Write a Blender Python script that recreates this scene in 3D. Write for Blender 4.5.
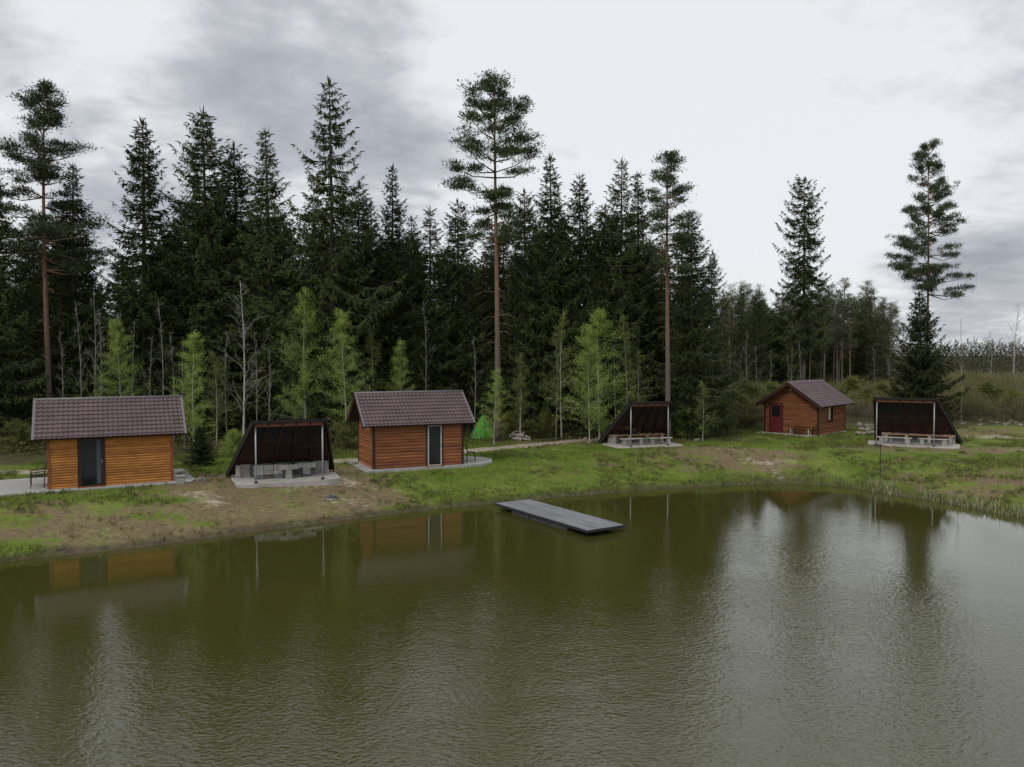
import bpy, math, random
import numpy as np
from mathutils import Vector, Matrix
R = math.radians
sc = bpy.context.scene
COL = sc.collection
for o in list(bpy.data.objects): bpy.data.objects.remove(o)

# ------------------------------------------------------------------ camera
F = 790.0; CX = 512.0; HZ = 355.0; CAMZ = 6.4
PITCH = math.atan((383.5 - HZ) / F)
cd = bpy.data.cameras.new('camera'); cam = bpy.data.objects.new('camera', cd); COL.objects.link(cam)
cam.location = (0, 0, CAMZ); cam.rotation_euler = (math.pi/2 - PITCH, 0, 0)
cd.sensor_width = 36; cd.lens = F/1024*36; cd.clip_start = .1; cd.clip_end = 6000
sc.camera = cam

def ray(px, py):
    a = (px-CX)/F; b = (383.5-py)/F
    c, s = math.cos(PITCH), math.sin(PITCH)
    return np.array([a, c + b*s, -s + b*c])
def at_z(px, py, z):
    r = ray(px, py); t = (z-CAMZ)/r[2]
    return np.array([r[0]*t, r[1]*t, z])
def at_d(px, py, d):
    r = ray(px, py); t = d/r[1]
    return np.array([r[0]*t, d, CAMZ + r[2]*t])

# ------------------------------------------------------------------ world, sun, exposure
W = bpy.data.worlds.new('World'); sc.world = W; W.use_nodes = True
nt = W.node_tree; nt.nodes.clear()
def N(t, **k):
    n = nt.nodes.new(t)
    for a, b in k.items(): setattr(n, a, b)
    return n
SUN = Vector((-0.55, -0.62, 0.72)).normalized()
sky = N('ShaderNodeTexSky', sky_type='NISHITA', sun_disc=False)
sky.sun_elevation = math.asin(SUN.z); sky.sun_rotation = math.atan2(SUN.x, SUN.y)
bg1 = N('ShaderNodeBackground'); bg1.inputs[1].default_value = .1
nt.links.new(sky.outputs[0], bg1.inputs[0])
tc = N('ShaderNodeTexCoord')
nrm = N('ShaderNodeVectorMath', operation='NORMALIZE'); nt.links.new(tc.outputs['Generated'], nrm.inputs[0])
sep = N('ShaderNodeSeparateXYZ'); nt.links.new(nrm.outputs[0], sep.inputs[0])
def m(op, a, b=None, clamp=False):
    n = N('ShaderNodeMath', operation=op); n.use_clamp = clamp
    for i, v in enumerate((a, b)):
        if v is None: continue
        if isinstance(v, (int, float)): n.inputs[i].default_value = v
        else: nt.links.new(v, n.inputs[i])
    return n.outputs[0]
zz = m('ADD', m('MAXIMUM', sep.outputs[2], 0.0), .22)
cmb = N('ShaderNodeCombineXYZ')
nt.links.new(m('DIVIDE', sep.outputs[0], zz), cmb.inputs[0]); nt.links.new(m('DIVIDE', sep.outputs[1], zz), cmb.inputs[1])
def noise(scale, detail, dist, off):
    a = N('ShaderNodeVectorMath', operation='ADD'); a.inputs[1].default_value = off
    nt.links.new(cmb.outputs[0], a.inputs[0])
    n = N('ShaderNodeTexNoise'); n.inputs['Scale'].default_value = scale; n.inputs['Detail'].default_value = detail
    n.inputs['Distortion'].default_value = dist; n.inputs['Roughness'].default_value = .55
    nt.links.new(a.outputs[0], n.inputs['Vector']); return n.outputs[0]
n1 = noise(1.5, 7, .5, (3.1, 1.7, 0)); n2 = noise(5.0, 5, .3, (7.7, 2.2, 0))
dark = m('ADD', m('MULTIPLY', m('SUBTRACT', n1, .5), 1.5), m('MULTIPLY', m('SUBTRACT', n2, .5), 1.25))
n3 = noise(11.0, 6, .6, (1.2, 5.5, 0)); dark = m('ADD', dark, m('MULTIPLY', m('SUBTRACT', n3, .5), .35)); dark = m('ADD', dark, .19)
for (bx, by, rad, wt) in [(330, 25, .20, .26), (225, 60, .2, .22), (410, 125, .11, .36), (260, 130, .12, .16), (985, 245, .12, .42), (1000, 55, .09, .22), (940, 285, .10, .2),
                          (20, 120, .16, .12), (90, 12, .12, -.5), (380, 225, .10, .25), (110, 185, .1, .3), (12, 200, .06, -.3),
                          (560, 40, .20, -.45), (640, 200, .24, -.35), (790, 60, .26, -.4), (850, 190, .18, -.25), (430, 60, .05, -.3), (300, 200, .05, -.2), (720, 330, .2, -.2)]:
    d = ray(bx, by); d /= np.linalg.norm(d)
    di = N('ShaderNodeVectorMath', operation='DISTANCE'); di.inputs[1].default_value = tuple(d)
    nt.links.new(nrm.outputs[0], di.inputs[0])
    mr = N('ShaderNodeMapRange', interpolation_type='SMOOTHSTEP'); mr.inputs[1].default_value = rad*1.25; mr.inputs[2].default_value = 0
    mr.inputs[3].default_value = 0; mr.inputs[4].default_value = wt
    nt.links.new(di.outputs['Value'], mr.inputs[0]); dark = m('ADD', dark, mr.outputs[0])
cr = N('ShaderNodeValToRGB'); nt.links.new(dark, cr.inputs[0])
e = cr.color_ramp.elements
e[0].position = 0.0; e[0].color = (.85, .87, .895, 1)
e[1].position = 1.05; e[1].color = (.36, .375, .42, 1)
x = e.new(.22); x.color = (.76, .775, .80, 1); x = e.new(.50); x.color = (.53, .55, .595, 1)
bg2 = N('ShaderNodeBackground'); nt.links.new(cr.outputs[0], bg2.inputs[0])
zr = N('ShaderNodeMapRange', interpolation_type='SMOOTHSTEP'); zr.inputs[1].default_value = .38; zr.inputs[2].default_value = .95; zr.inputs[3].default_value = 1.0; zr.inputs[4].default_value = 1.6   # an overcast sky brightens towards the zenith
nt.links.new(sep.outputs[2], zr.inputs[0]); nt.links.new(zr.outputs[0], bg2.inputs[1])
mx = N('ShaderNodeMixShader'); mx.inputs[0].default_value = .95
nt.links.new(bg1.outputs[0], mx.inputs[1]); nt.links.new(bg2.outputs[0], mx.inputs[2])
out = N('ShaderNodeOutputWorld'); nt.links.new(mx.outputs[0], out.inputs[0])

sl = bpy.data.lights.new('sun', 'SUN'); sl.energy = 1.4; sl.angle = R(20); sl.color = (1, .96, .9)
so = bpy.data.objects.new('sun', sl); COL.objects.link(so); so.rotation_euler = SUN.to_track_quat('Z', 'Y').to_euler()
sc.view_settings.view_transform = 'Standard'; sc.view_settings.look = 'None'
sc.view_settings.exposure = 0.0; sc.view_settings.gamma = 1
sc.render.engine = 'CYCLES'
sc.cycles.max_bounces = 6; sc.cycles.diffuse_bounces = 2

# ------------------------------------------------------------------ helpers
def tag(o, label=None, cat=None, group=None, kind=None):
    if label: o['label'] = label
    if cat: o['category'] = cat
    if group: o['group'] = group
    if kind: o['kind'] = kind
    return o
def thing(name, label, cat, loc=(0, 0, 0), rz=0, group=None):
    o = bpy.data.objects.new(name, None); COL.objects.link(o); o.empty_display_size = .3
    o.location = tuple(loc); o.rotation_euler = (0, 0, rz)
    return tag(o, label, cat, group)
def obj(name, me, parent=None, mat=None, loc=None, rot=None):
    o = bpy.data.objects.new(name, me); COL.objects.link(o)
    if parent: o.parent = parent
    if mat and not me.materials: me.materials.append(mat)
    if loc is not None: o.location = tuple(loc)
    if rot is not None: o.rotation_euler = rot
    return o
def np_mesh(name, V, Fc, k, mat=None, smooth=False):
    """V (n,3), Fc (m,k) index array"""
    V = np.asarray(V, dtype=np.float32).reshape(-1, 3); Fc = np.asarray(Fc, dtype=np.int32).reshape(-1, k)
    me = bpy.data.meshes.new(name)
    me.vertices.add(len(V)); me.vertices.foreach_set('co', V.ravel())
    me.loops.add(Fc.size); me.loops.foreach_set('vertex_index', Fc.ravel())
    me.polygons.add(len(Fc)); me.polygons.foreach_set('loop_start', np.arange(0, Fc.size, k, dtype=np.int32))
    me.polygons.foreach_set('use_smooth', np.full(len(Fc), smooth))
    me.update(calc_edges=True)
    if mat: me.materials.append(mat)
    return me
class MB:
    def __init__(s): s.v = []; s.f = []
    def add(s, vs, fs):
        n = len(s.v); s.v += [tuple(p) for p in vs]; s.f += [tuple(i+n for i in f) for f in fs]; return s
    def box(s, x0, x1, y0, y1, z0, z1, M=None):
        p = [Vector(q) for q in ((x0,y0,z0),(x1,y0,z0),(x1,y1,z0),(x0,y1,z0),(x0,y0,z1),(x1,y0,z1),(x1,y1,z1),(x0,y1,z1))]
        if M is not None: p = [M @ q for q in p]
        return s.add(p, [(0,3,2,1),(4,5,6,7),(0,1,5,4),(1,2,6,5),(2,3,7,6),(3,0,4,7)])
    def bar(s, a, b, w, h, up=(0, 0, 1)):
        a = Vector(a); b = Vector(b); d = (b-a); L = d.length; d.normalize()
        sd = d.cross(Vector(up)); 
        if sd.length < 1e-4: sd = Vector((1, 0, 0))
        sd.normalize(); u = sd.cross(d)
        M = Matrix((( d.x, sd.x, u.x, a.x), (d.y, sd.y, u.y, a.y), (d.z, sd.z, u.z, a.z), (0,0,0,1)))
        return s.box(0, L, -w/2, w/2, -h/2, h/2, M)
    def tube(s, pts, rad, n=8, cap=True):
        pts = [Vector(p) for p in pts]; base = len(s.v); ref = Vector((1, 0.13, 0.07))
        for i, p in enumerate(pts):
            d = (pts[min(i+1, len(pts)-1)] - pts[max(i-1, 0)]).normalized()
            u = d.cross(ref); 
            if u.length < .05: u = d.cross(Vector((0, 1, 0)))
            u.normalize(); w = d.cross(u)
            r = rad[i] if hasattr(rad, '__len__') else rad
            for k in range(n):
                a = 2*math.pi*k/n; q = p + (u*math.cos(a) + w*math.sin(a))*r; s.v.append(tuple(q))
        for i in range(len(pts)-1):
            for k in range(n):
                a = base+i*n+k; b = base+i*n+(k+1) % n; s.f.append((a, b, b+n, a+n))
        if cap:
            s.f.append(tuple(base+k for k in range(n))[::-1]); s.f.append(tuple(base+(len(pts)-1)*n+k for k in range(n)))
        return s
    def mesh(s, name, mat=None, smooth=False):
        me = bpy.data.meshes.new(name); me.from_pydata(s.v, [], s.f); me.update()
        if smooth: me.polygons.foreach_set('use_smooth', [True]*len(me.polygons))
        if mat: me.materials.append(mat)
        return me
    def obj(s, name, mat, parent=None, smooth=False, bevel=0, **k):
        o = obj(name, s.mesh(name, mat, smooth), parent, **k)
        if bevel:
            b = o.modifiers.new('bevel', 'BEVEL'); b.width = bevel; b.segments = 2; b.limit_method = 'ANGLE'
        return o

# lattice value noise
def vnoise(x, y, seed=0):
    rng = np.random.default_rng(seed); T = rng.random((256, 256))
    xi = np.floor(x).astype(int); yi = np.floor(y).astype(int); fx = x-xi; fy = y-yi
    fx = fx*fx*(3-2*fx); fy = fy*fy*(3-2*fy)
    g = lambda a, b: T[a % 256, b % 256]
    return (g(xi, yi)*(1-fx)+g(xi+1, yi)*fx)*(1-fy) + (g(xi, yi+1)*(1-fx)+g(xi+1, yi+1)*fx)*fy
def fbm(x, y, seed=0, oc=4):
    s = 0; a = .5; t = 0
    for i in range(oc):
        s = s + a*vnoise(x*2**i+i*17.3, y*2**i+i*9.1, seed+i); t += a; a *= .5
    return s/t
def sstep(a, b, x):
    t = np.clip((x-a)/(b-a), 0, 1); return t*t*(3-2*t)

# ------------------------------------------------------------------ materials
def mat(name, col, rough=.8, var=.25, scale=6, bump=.0, bscale=40, spec=.3, metal=0, col2=None, stretch=(1, 1, 1), rnd=0, coord='Object', transl=0):
    mt = bpy.data.materials.new(name); mt.use_nodes = True; t = mt.node_tree; L = t.links.new
    b = t.nodes['Principled BSDF']; b.inputs['Roughness'].default_value = rough; b.inputs['Metallic'].default_value = metal
    b.inputs['Specular IOR Level'].default_value = spec
    co = t.nodes.new('ShaderNodeTexCoord'); mp = t.nodes.new('ShaderNodeMapping'); mp.inputs['Scale'].default_value = stretch
    L(co.outputs[coord], mp.inputs[0])
    if rnd:
        of = t.nodes.new('ShaderNodeObjectInfo'); ml_ = t.nodes.new('ShaderNodeMath'); ml_.operation = 'MULTIPLY'; ml_.inputs[1].default_value = 60
        L(of.outputs['Random'], ml_.inputs[0]); L(ml_.outputs[0], mp.inputs['Location'])
    n = t.nodes.new('ShaderNodeTexNoise'); n.inputs['Scale'].default_value = scale; n.inputs['Detail'].default_value = 6; n.inputs['Roughness'].default_value = .6
    L(mp.outputs[0], n.inputs['Vector'])
    r = t.nodes.new('ShaderNodeValToRGB'); L(n.outputs[0], r.inputs[0])
    c2 = col2 if col2 else tuple(c*(1+var) for c in col); c1 = col if col2 else tuple(c*(1-var) for c in col)
    r.color_ramp.elements[0].position = .32; r.color_ramp.elements[0].color = (*c1, 1)
    r.color_ramp.elements[1].position = .68; r.color_ramp.elements[1].color = (*c2, 1)
    last = r.outputs[0]
    if rnd:
        oi = t.nodes.new('ShaderNodeObjectInfo'); mr = t.nodes.new('ShaderNodeMapRange'); mr.inputs[3].default_value = 1-rnd; mr.inputs[4].default_value = 1+rnd
        L(oi.outputs['Random'], mr.inputs[0])
        mm = t.nodes.new('ShaderNodeVectorMath'); mm.operation = 'SCALE'; L(last, mm.inputs[0]); L(mr.outputs[0], mm.inputs['Scale']); last = mm.outputs[0]
    L(last, b.inputs['Base Color'])
    if bump:
        n2 = t.nodes.new('ShaderNodeTexNoise'); n2.inputs['Scale'].default_value = bscale; n2.inputs['Detail'].default_value = 5
        L(mp.outputs[0], n2.inputs['Vector']); bp = t.nodes.new('ShaderNodeBump'); bp.inputs['Strength'].default_value = bump; bp.inputs['Distance'].default_value = .02
        L(n2.outputs[0], bp.inputs['Height']); L(bp.outputs[0], b.inputs['Normal'])
    if transl:
        tr = t.nodes.new('ShaderNodeBsdfTranslucent'); L(last, tr.inputs[0]); ms = t.nodes.new('ShaderNodeMixShader'); ms.inputs[0].default_value = transl
        L(b.outputs[0], ms.inputs[1]); L(tr.outputs[0], ms.inputs[2]); L(ms.outputs[0], t.nodes['Material Output'].inputs[0])
    return mt

M_spruce = mat('spruce_needles', (.030, .042, .017), .75, scale=.9, col2=(.066, .078, .025), rnd=.4, spec=.08)
M_pine = mat('pine_needles', (.036, .055, .026), .7, scale=1.2, col2=(.075, .095, .042), rnd=.15, spec=.2)
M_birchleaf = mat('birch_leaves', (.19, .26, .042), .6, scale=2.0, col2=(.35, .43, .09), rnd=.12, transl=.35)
M_dullleaf = mat('dull_birch_leaves', (.085, .11, .022), .6, scale=2.0, col2=(.17, .185, .042), rnd=.2, transl=.3)  # duller, darker olive leaf colour for some birches, saplings and bushes
M_willow = mat('catkins_and_buds', (.085, .11, .024), .7, scale=.22, col2=(.25, .24, .06), transl=.2, coord='Object')
M_sbark = mat('spruce_bark', (.07, .06, .052), .9, scale=5, var=.4, bump=.6, bscale=15, stretch=(1, 1, .3), rnd=.3)
M_twig = mat('bare_twigs', (.060, .050, .040), .9, scale=.22, col2=(.17, .115, .085))
M_graytwig = mat('pale_twigs', (.16, .15, .13), .9, scale=3, col2=(.26, .25, .22))
M_wood_white = mat('birch_bark', (.24, .23, .205), .8, scale=7, col2=(.42, .41, .38), stretch=(1, 1, 2.2), rnd=.15)

def bark_pine():
    mt = mat('pine_bark', (.125, .078, .054), .9, scale=5, col2=(.20, .125, .082), bump=.6, bscale=14, stretch=(1, 1, .35), rnd=.1)
    t = mt.node_tree; L = t.links.new; b = t.nodes['Principled BSDF']
    src = b.inputs['Base Color'].links[0].from_socket
    g = t.nodes.new('ShaderNodeTexCoord'); s = t.nodes.new('ShaderNodeSeparateXYZ'); L(g.outputs['Object'], s.inputs[0])
    r = t.nodes.new('ShaderNodeMapRange'); r.inputs[1].default_value = 4; r.inputs[2].default_value = 9.5; L(s.outputs[2], r.inputs[0])
    mx = t.nodes.new('ShaderNodeMix'); mx.data_type = 'RGBA'; mx.inputs[6].default_value = (.105, .085, .072, 1)
    L(r.outputs[0], mx.inputs[0]); L(src, mx.inputs[7]); L(mx.outputs[2], b.inputs['Base Color'])
    return mt
M_pbark = bark_pine()

M_wall1 = mat('honey_stained_boards', (.25, .095, .020), .65, scale=3.2, col2=(.48, .205, .048), stretch=(.8, 1, 4), rnd=.22, bump=.3, bscale=18)
M_wall2 = mat('red_brown_stained_boards', (.135, .043, .018), .6, scale=2.6, col2=(.29, .108, .040), stretch=(.4, 1, 4), rnd=.28, bump=.3, bscale=18)
M_wall3 = mat('weathered_red_brown_boards', (.105, .035, .015), .65, scale=2.4, col2=(.215, .080, .030), stretch=(.4, 1, 4), rnd=.25, bump=.3, bscale=18)
M_trim = mat('dark_brown_trim', (.035, .014, .010), .6, scale=6, var=.3)
M_beam = mat('brown_fascia', (.20, .062, .024), .6, scale=4, var=.3)
M_rooft = mat('plum_brown_metal_tiles', (.060, .038, .040), .50, scale=1.1, col2=(.094, .062, .066), spec=.4)
M_ridge = mat('grey_ridge_flashing', (.13, .115, .12), .45, scale=4, var=.15)
M_tar = mat('black_bitumen_felt', (.016, .015, .015), .9, scale=9, var=.3)
M_shedboard = mat('dark_stained_shed_boards', (.022, .011, .009), .75, scale=3, col2=(.048, .020, .014), rnd=.35, stretch=(.4, 1, 2))
M_redbeam = mat('red_brown_shed_beam', (.17, .065, .042), .65, scale=4, var=.3)
M_steel = mat('galvanised_post', (.34, .35, .36), .5, scale=8, var=.15, metal=.3)
M_block = mat('concrete_block', (.25, .243, .228), .95, scale=6, var=.2, bump=.5, bscale=30, rnd=.18)
M_darkblock = mat('dark_grey_block', (.10, .11, .115), .95, scale=6, var=.25, bump=.5, bscale=30, rnd=.15)
M_slab = mat('concrete_slab', (.34, .32, .29), .9, scale=3, var=.22, bump=.3, bscale=25)
M_seat = mat('orange_seat_boards', (.42, .19, .075), .6, scale=4, var=.25, stretch=(.4, 1, 1), rnd=.15)
M_palewood = mat('pale_grey_bench_boards', (.40, .36, .30), .7, scale=4, var=.2, rnd=.1)
M_black = mat('black_metal', (.018, .018, .018), .5, scale=5, var=.2)
M_glass = mat('dark_window_glass', (.010, .012, .014), .05, scale=3, var=.3, spec=.35)
M_curtain = mat('blue_grey_curtain', (.055, .075, .10), .8, scale=3, var=.2, stretch=(6, 1, .2))
M_whiteframe = mat('grey_white_frame', (.42, .42, .40), .5, scale=4, var=.1)
M_reddoor = mat('dark_red_door', (.095, .010, .012), .5, scale=4, var=.25)
M_tent = mat('green_tent_fabric', (.06, .30, .03), .7, scale=2, var=.2, transl=.2)
M_deck = mat('grey_composite_deck', (.16, .165, .175), .5, scale=2.2, var=.25, stretch=(.3, 1, 1), rnd=.14, spec=.5)
M_dockedge = mat('black_dock_edge', (.022, .023, .025), .5, scale=5, var=.3)
M_float = mat('grey_float', (.10, .10, .11), .6, scale=6, var=.4)
M_grass = mat('grass_blades', (.070, .130, .010), .7, scale=.8, col2=(.155, .210, .022), transl=.2)
M_reed = mat('dry_reeds', (.22, .19, .13), .8, scale=2, col2=(.38, .34, .25))
M_rush = mat('green_rushes', (.10, .15, .03), .8, scale=2, col2=(.19, .24, .06))
M_stone = mat('field_stone', (.15, .13, .105), .9, scale=5, col2=(.25, .22, .18), rnd=.2, bump=.4, bscale=20)
M_branchpile = mat('pale_cut_wood', (.42, .38, .32), .9, scale=5, var=.25)
M_under = mat('undergrowth_leaves', (.050, .062, .018), .8, scale=.6, col2=(.12, .125, .035), transl=.15)
M_fardark = mat('distant_wood', (.018, .026, .014), .9, scale=.05, col2=(.060, .058, .030))

# paved terrace material
def paving():
    mt = mat('grey_paving', (.36, .36, .34), .9, scale=3, var=.12)
    t = mt.node_tree; L = t.links.new; b = t.nodes['Principled BSDF']; src = b.inputs['Base Color'].links[0].from_socket
    co = t.nodes.new('ShaderNodeTexCoord'); br = t.nodes.new('ShaderNodeTexBrick'); br.inputs['Scale'].default_value = 1
    br.inputs['Brick Width'].default_value = .2; br.inputs['Row Height'].default_value = .1; br.inputs['Mortar Size'].default_value = .006
    L(co.outputs['Object'], br.inputs['Vector']); br.inputs['Color1'].default_value = (1, 1, 1, 1); br.inputs['Color2'].default_value = (.82, .82, .82, 1); br.inputs['Mortar'].default_value = (.5, .5, .48, 1)
    mx = t.nodes.new('ShaderNodeMix'); mx.data_type = 'RGBA'; mx.blend_type = 'MULTIPLY'; mx.inputs[0].default_value = 1
    L(src, mx.inputs[6]); L(br.outputs['Color'], mx.inputs[7]); L(mx.outputs[2], b.inputs['Base Color'])
    bp = t.nodes.new('ShaderNodeBump'); bp.inputs['Distance'].default_value = .01; L(br.outputs['Fac'], bp.inputs['Height']); bp.invert = True; L(bp.outputs[0], b.inputs['Normal'])
    return mt
M_pave = paving()

# ------------------------------------------------------------------ terrain
shore_px = [(-150, 584), (-60, 571), (0, 563), (50, 557), (100, 552), (150, 546.5), (200, 540), (250, 533), (300, 526), (350, 519.5), (400, 513), (440, 508.5), (480, 505), (520, 501.5), (560, 497), (640, 490),
            (720, 485.5), (760, 484), (800, 483.5), (840, 486), (870, 490.5), (900, 495), (930, 500), (960, 505.5), (1000, 513), (1024, 518), (1100, 534)]
shore = [at_z(a, b, 0)[:2] for a, b in shore_px]
shore += [np.array(p) for p in [(22.5, 24), (25, 16), (26, 4), (24, -10), (15, -20), (0, -24), (-16, -20), (-26, -8), (-30, 4), (-27, 15)]]
P = np.array(shore)
# gentle irregularity
def resample(P, step=.6):
    outp = []
    for i in range(len(P)):
        a = P[i]; b = P[(i+1) % len(P)]; n = max(1, int(np.linalg.norm(b-a)/step))
        for k in range(n): outp.append(a+(b-a)*k/n)
    return np.array(outp)
PR = resample(P)
PR = PR + np.stack([fbm(PR[:, 0]*.9, PR[:, 1]*.9, 5)-.5, fbm(PR[:, 0]*.9+40, PR[:, 1]*.9, 6)-.5], 1)*.35
def sdist(x, y):
    """signed distance to the pond outline, positive on land"""
    x = np.asarray(x, float); y = np.asarray(y, float); best = np.full(x.shape, 1e9); ins = np.zeros(x.shape, bool)
    A = PR; B = np.roll(PR, -1, 0)
    for a, b in zip(A, B):
        d = b-a; t = np.clip(((x-a[0])*d[0]+(y-a[1])*d[1])/(d@d), 0, 1)
        dd = (x-a[0]-t*d[0])**2+(y-a[1]-t*d[1])**2; np.minimum(best, dd, out=best)
        c = (a[1] > y) != (b[1] > y)
        if b[1] != a[1]:
            ins ^= c & (x < (b[0]-a[0])*(y-a[1])/(b[1]-a[1])+a[0])
    return np.where(ins, -1, 1)*np.sqrt(best)
def height(x, y, d=None):
    x = np.asarray(x, float); y = np.asarray(y, float)
    if d is None: d = sdist(x, y)
    up = np.clip(d/5.8, 0, 1); h = .10*sstep(0, .25, d) + .90*(1-(1-up)**1.6)
    flat = sstep(4.5, 7, d)
    h = h + (fbm(x*.8, y*.8, 11)-.5)*.12*np.clip(d/1.5, 0, 1)*(1-.85*flat) + (fbm(x*3, y*3, 15)-.5)*.05*np.clip(d, 0, 1)*(1-.6*flat)
    h = np.where(d < 0, -.05 + np.maximum(d*.4, -1.3), h)
    return h
def gz(x, y): return float(height(np.array([x]), np.array([y]))[0])

def axis(c0, c1, step, far0, far1):
    core = list(np.arange(c0, c1+1e-6, step)); a = []; s = step; v = c1
    while v < far1: s *= 1.22; v += s; a.append(v)
    bb = []; s = step; v = c0
    while v > far0: s *= 1.22; v -= s; bb.append(v)
    return np.array(bb[::-1]+core+a)
xs = axis(-24, 34, .17, -2500, 2500); ys = axis(22, 62, .17, -400, 4000)
GX, GY = np.meshgrid(xs, ys); gx = GX.ravel(); gy = GY.ravel()
near = (np.abs(gx) < 120) & (gy < 160) & (gy > -80)
gd = np.full(gx.shape, 50.0); gd[near] = sdist(gx[near], gy[near])
gh = height(gx, gy, gd)
nx, ny = len(xs), len(ys)
idx = np.arange(nx*ny).reshape(ny, nx)
quads = np.stack([idx[:-1, :-1], idx[:-1, 1:], idx[1:, 1:], idx[1:, :-1]], -1).reshape(-1, 4)

def seg_dist(x, y, pts):
    best = np.full(np.shape(x), 1e9)
    for a, b in zip(pts[:-1], pts[1:]):
        a = np.array(a[:2]); b = np.array(b[:2]); d = b-a; t = np.clip(((x-a[0])*d[0]+(y-a[1])*d[1])/(d@d+1e-9), 0, 1)
        best = np.minimum(best, np.hypot(x-a[0]-t*d[0], y-a[1]-t*d[1]))
    return best
G1 = lambda px, py: at_z(px, py, 1.0)
track_r = [G1(340, 461), G1(400, 457), G1(470, 451), G1(530, 445), G1(580, 440.5), G1(640, 437)]
def local(c, rz, x, y): return (c[0]+x*math.cos(rz)-y*math.sin(rz), c[1]+x*math.sin(rz)+y*math.cos(rz))
def corner_place(px, py, rz, L, D):
    c = G1(px, py); q = local(c, rz, L/2, D/2); return (q[0], q[1], 1.0)
C1r = R(28); C1 = corner_place(49, 490.5, C1r, 4.55, 2.9)
C2r = R(24); C2 = corner_place(373.6, 470.3, C2r, 4.45, 2.95)
C3r = R(47); L3, D3 = 4.75, 3.75; C3 = corner_place(818, 436.0, C3r, L3, D3)
def clear_floors(V):
    for hx_, hy_, rz_, a_, b_ in FOOT:
        V = V.reshape(-1, 4, 3); c_ = V[:, 0]; lx = (c_[:, 0]-hx_)*math.cos(rz_)+(c_[:, 1]-hy_)*math.sin(rz_); ly = -(c_[:, 0]-hx_)*math.sin(rz_)+(c_[:, 1]-hy_)*math.cos(rz_)
        V = V[~((np.abs(lx) < a_) & (np.abs(ly) < b_))]
    return V.reshape(-1, 3)
def masks(x, y, d):
    """returns grass, sand, litter 0..1"""
    def blob(px, py, rx, ry):
        c = G1(px, py); return np.exp(-(((x-c[0])/rx)**2+((y-c[1])/ry)**2))
    g = .78 + 0*x
    for b in [(150, 515, 5.5, 3.0, .50), (60, 512, 5, 2.2, .30), (230, 497, 4.0, 2.2, .45), (310, 500, 3.2, 2.6, .45), (355, 487, 2.2, 1.6, .40), (250, 520, 4, 2.5, .30), (345, 470, 2.0, 2.0, .6),
              (400, 483, 2.0, 1.2, .25), (725, 455, 3.2, 3.0, .5), (765, 452, 2.0, 1.2, .45), (775, 460, 1.2, 2.4, .4), (690, 449, 3, 2, .35), (560, 470, 4, 2, .12), (640, 460, 2.5, 1.5, .2),
              (960, 470, 6, 4, .28), (1010, 450, 6, 3, .35), (900, 448, 5, 2, .40), (990, 480, 3, 2, .30), (1000, 432, 8, 4, .45), (880, 430, 4, 3, .35), (210, 482, 1.8, 1.6, .65), (290, 478, 3.4, 2.0, .75), (550, 440, 6, 3, .55), (700, 438, 4, 2, .4)]:
        g = g - blob(*b[:4])*b[4]
    for b in [(10, 528, 1.8, .9, .65), (70, 530, 1.6, .7, .6), (270, 512, 1.7, .8, .55), (150, 505, 1.6, .6, .4), (180, 513, 1.2, .5, .4), (20, 512, 2, .8, .3), (225, 505, 1.2, .6, .4), (330, 505, 1.2, .7, .3), (120, 497, 3, .5, .35), (800, 475, 6, 3.5, .3), (500, 480, 4.5, 3, .3), (620, 480, 5, 2.5, .25)]:
        g = g + blob(*b[:4])*b[4]
    s = 0*x
    for b in [(215, 495, .9, .6, .62), (205, 490, 1.2, .5, .5), (180, 492, 1.2, .5, .4), (290, 480, 3.0, 1.7, .55), (355, 488, 1.4, .7, .55), (395, 480, 1.2, .5, .4), (770, 456, 2.0, .9, .6), (735, 449, 2.4, .9, .6), (780, 462, .5, 1.8, .6),
              (340, 478, 1.2, .8, .5), (100, 512, 3, 1, .22), (1000, 437, 5, 1.8, .75), (1010, 450, 3, 1, .45), (930, 430, 5, 1.8, .5), (690, 440, 4, 1, .45), (750, 440, 3, .6, .3), (860, 436, 2.5, .6, .35)]:
        s = s + blob(*b[:4])*b[4]
    s = np.maximum(s, .92*sstep(1.05, .45, seg_dist(x, y, track_r)+(fbm(x*.7, y*.7, 71)-.5)*.7))
    left_road = [(-60, 35.6), (-24, 36.2), (-18.5, 36.8)]
    s = np.maximum(s, .8*sstep(1.0, .5, seg_dist(x, y, left_road)))
    s = np.maximum(s, .42*sstep(.22, .03, np.abs(d-.06))*sstep(.35, .55, fbm(x*1.3, y*1.3, 33)))
    # forest floor
    fx = np.interp(x, [-60, -20, -8, 0, 8, 14, 20, 30, 45, 80], [38, 38.6, 43.5, 49.5, 50, 50.5, 58.5, 60, 59, 60])
    l = sstep(-1.5, 1.5, y-fx+(fbm(x*.5, y*.5, 44)-.5)*4)
    return np.clip(g, 0, 1), np.clip(s, 0, 1), l
mg, ms_, ml = masks(gx, gy, gd)

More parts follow.
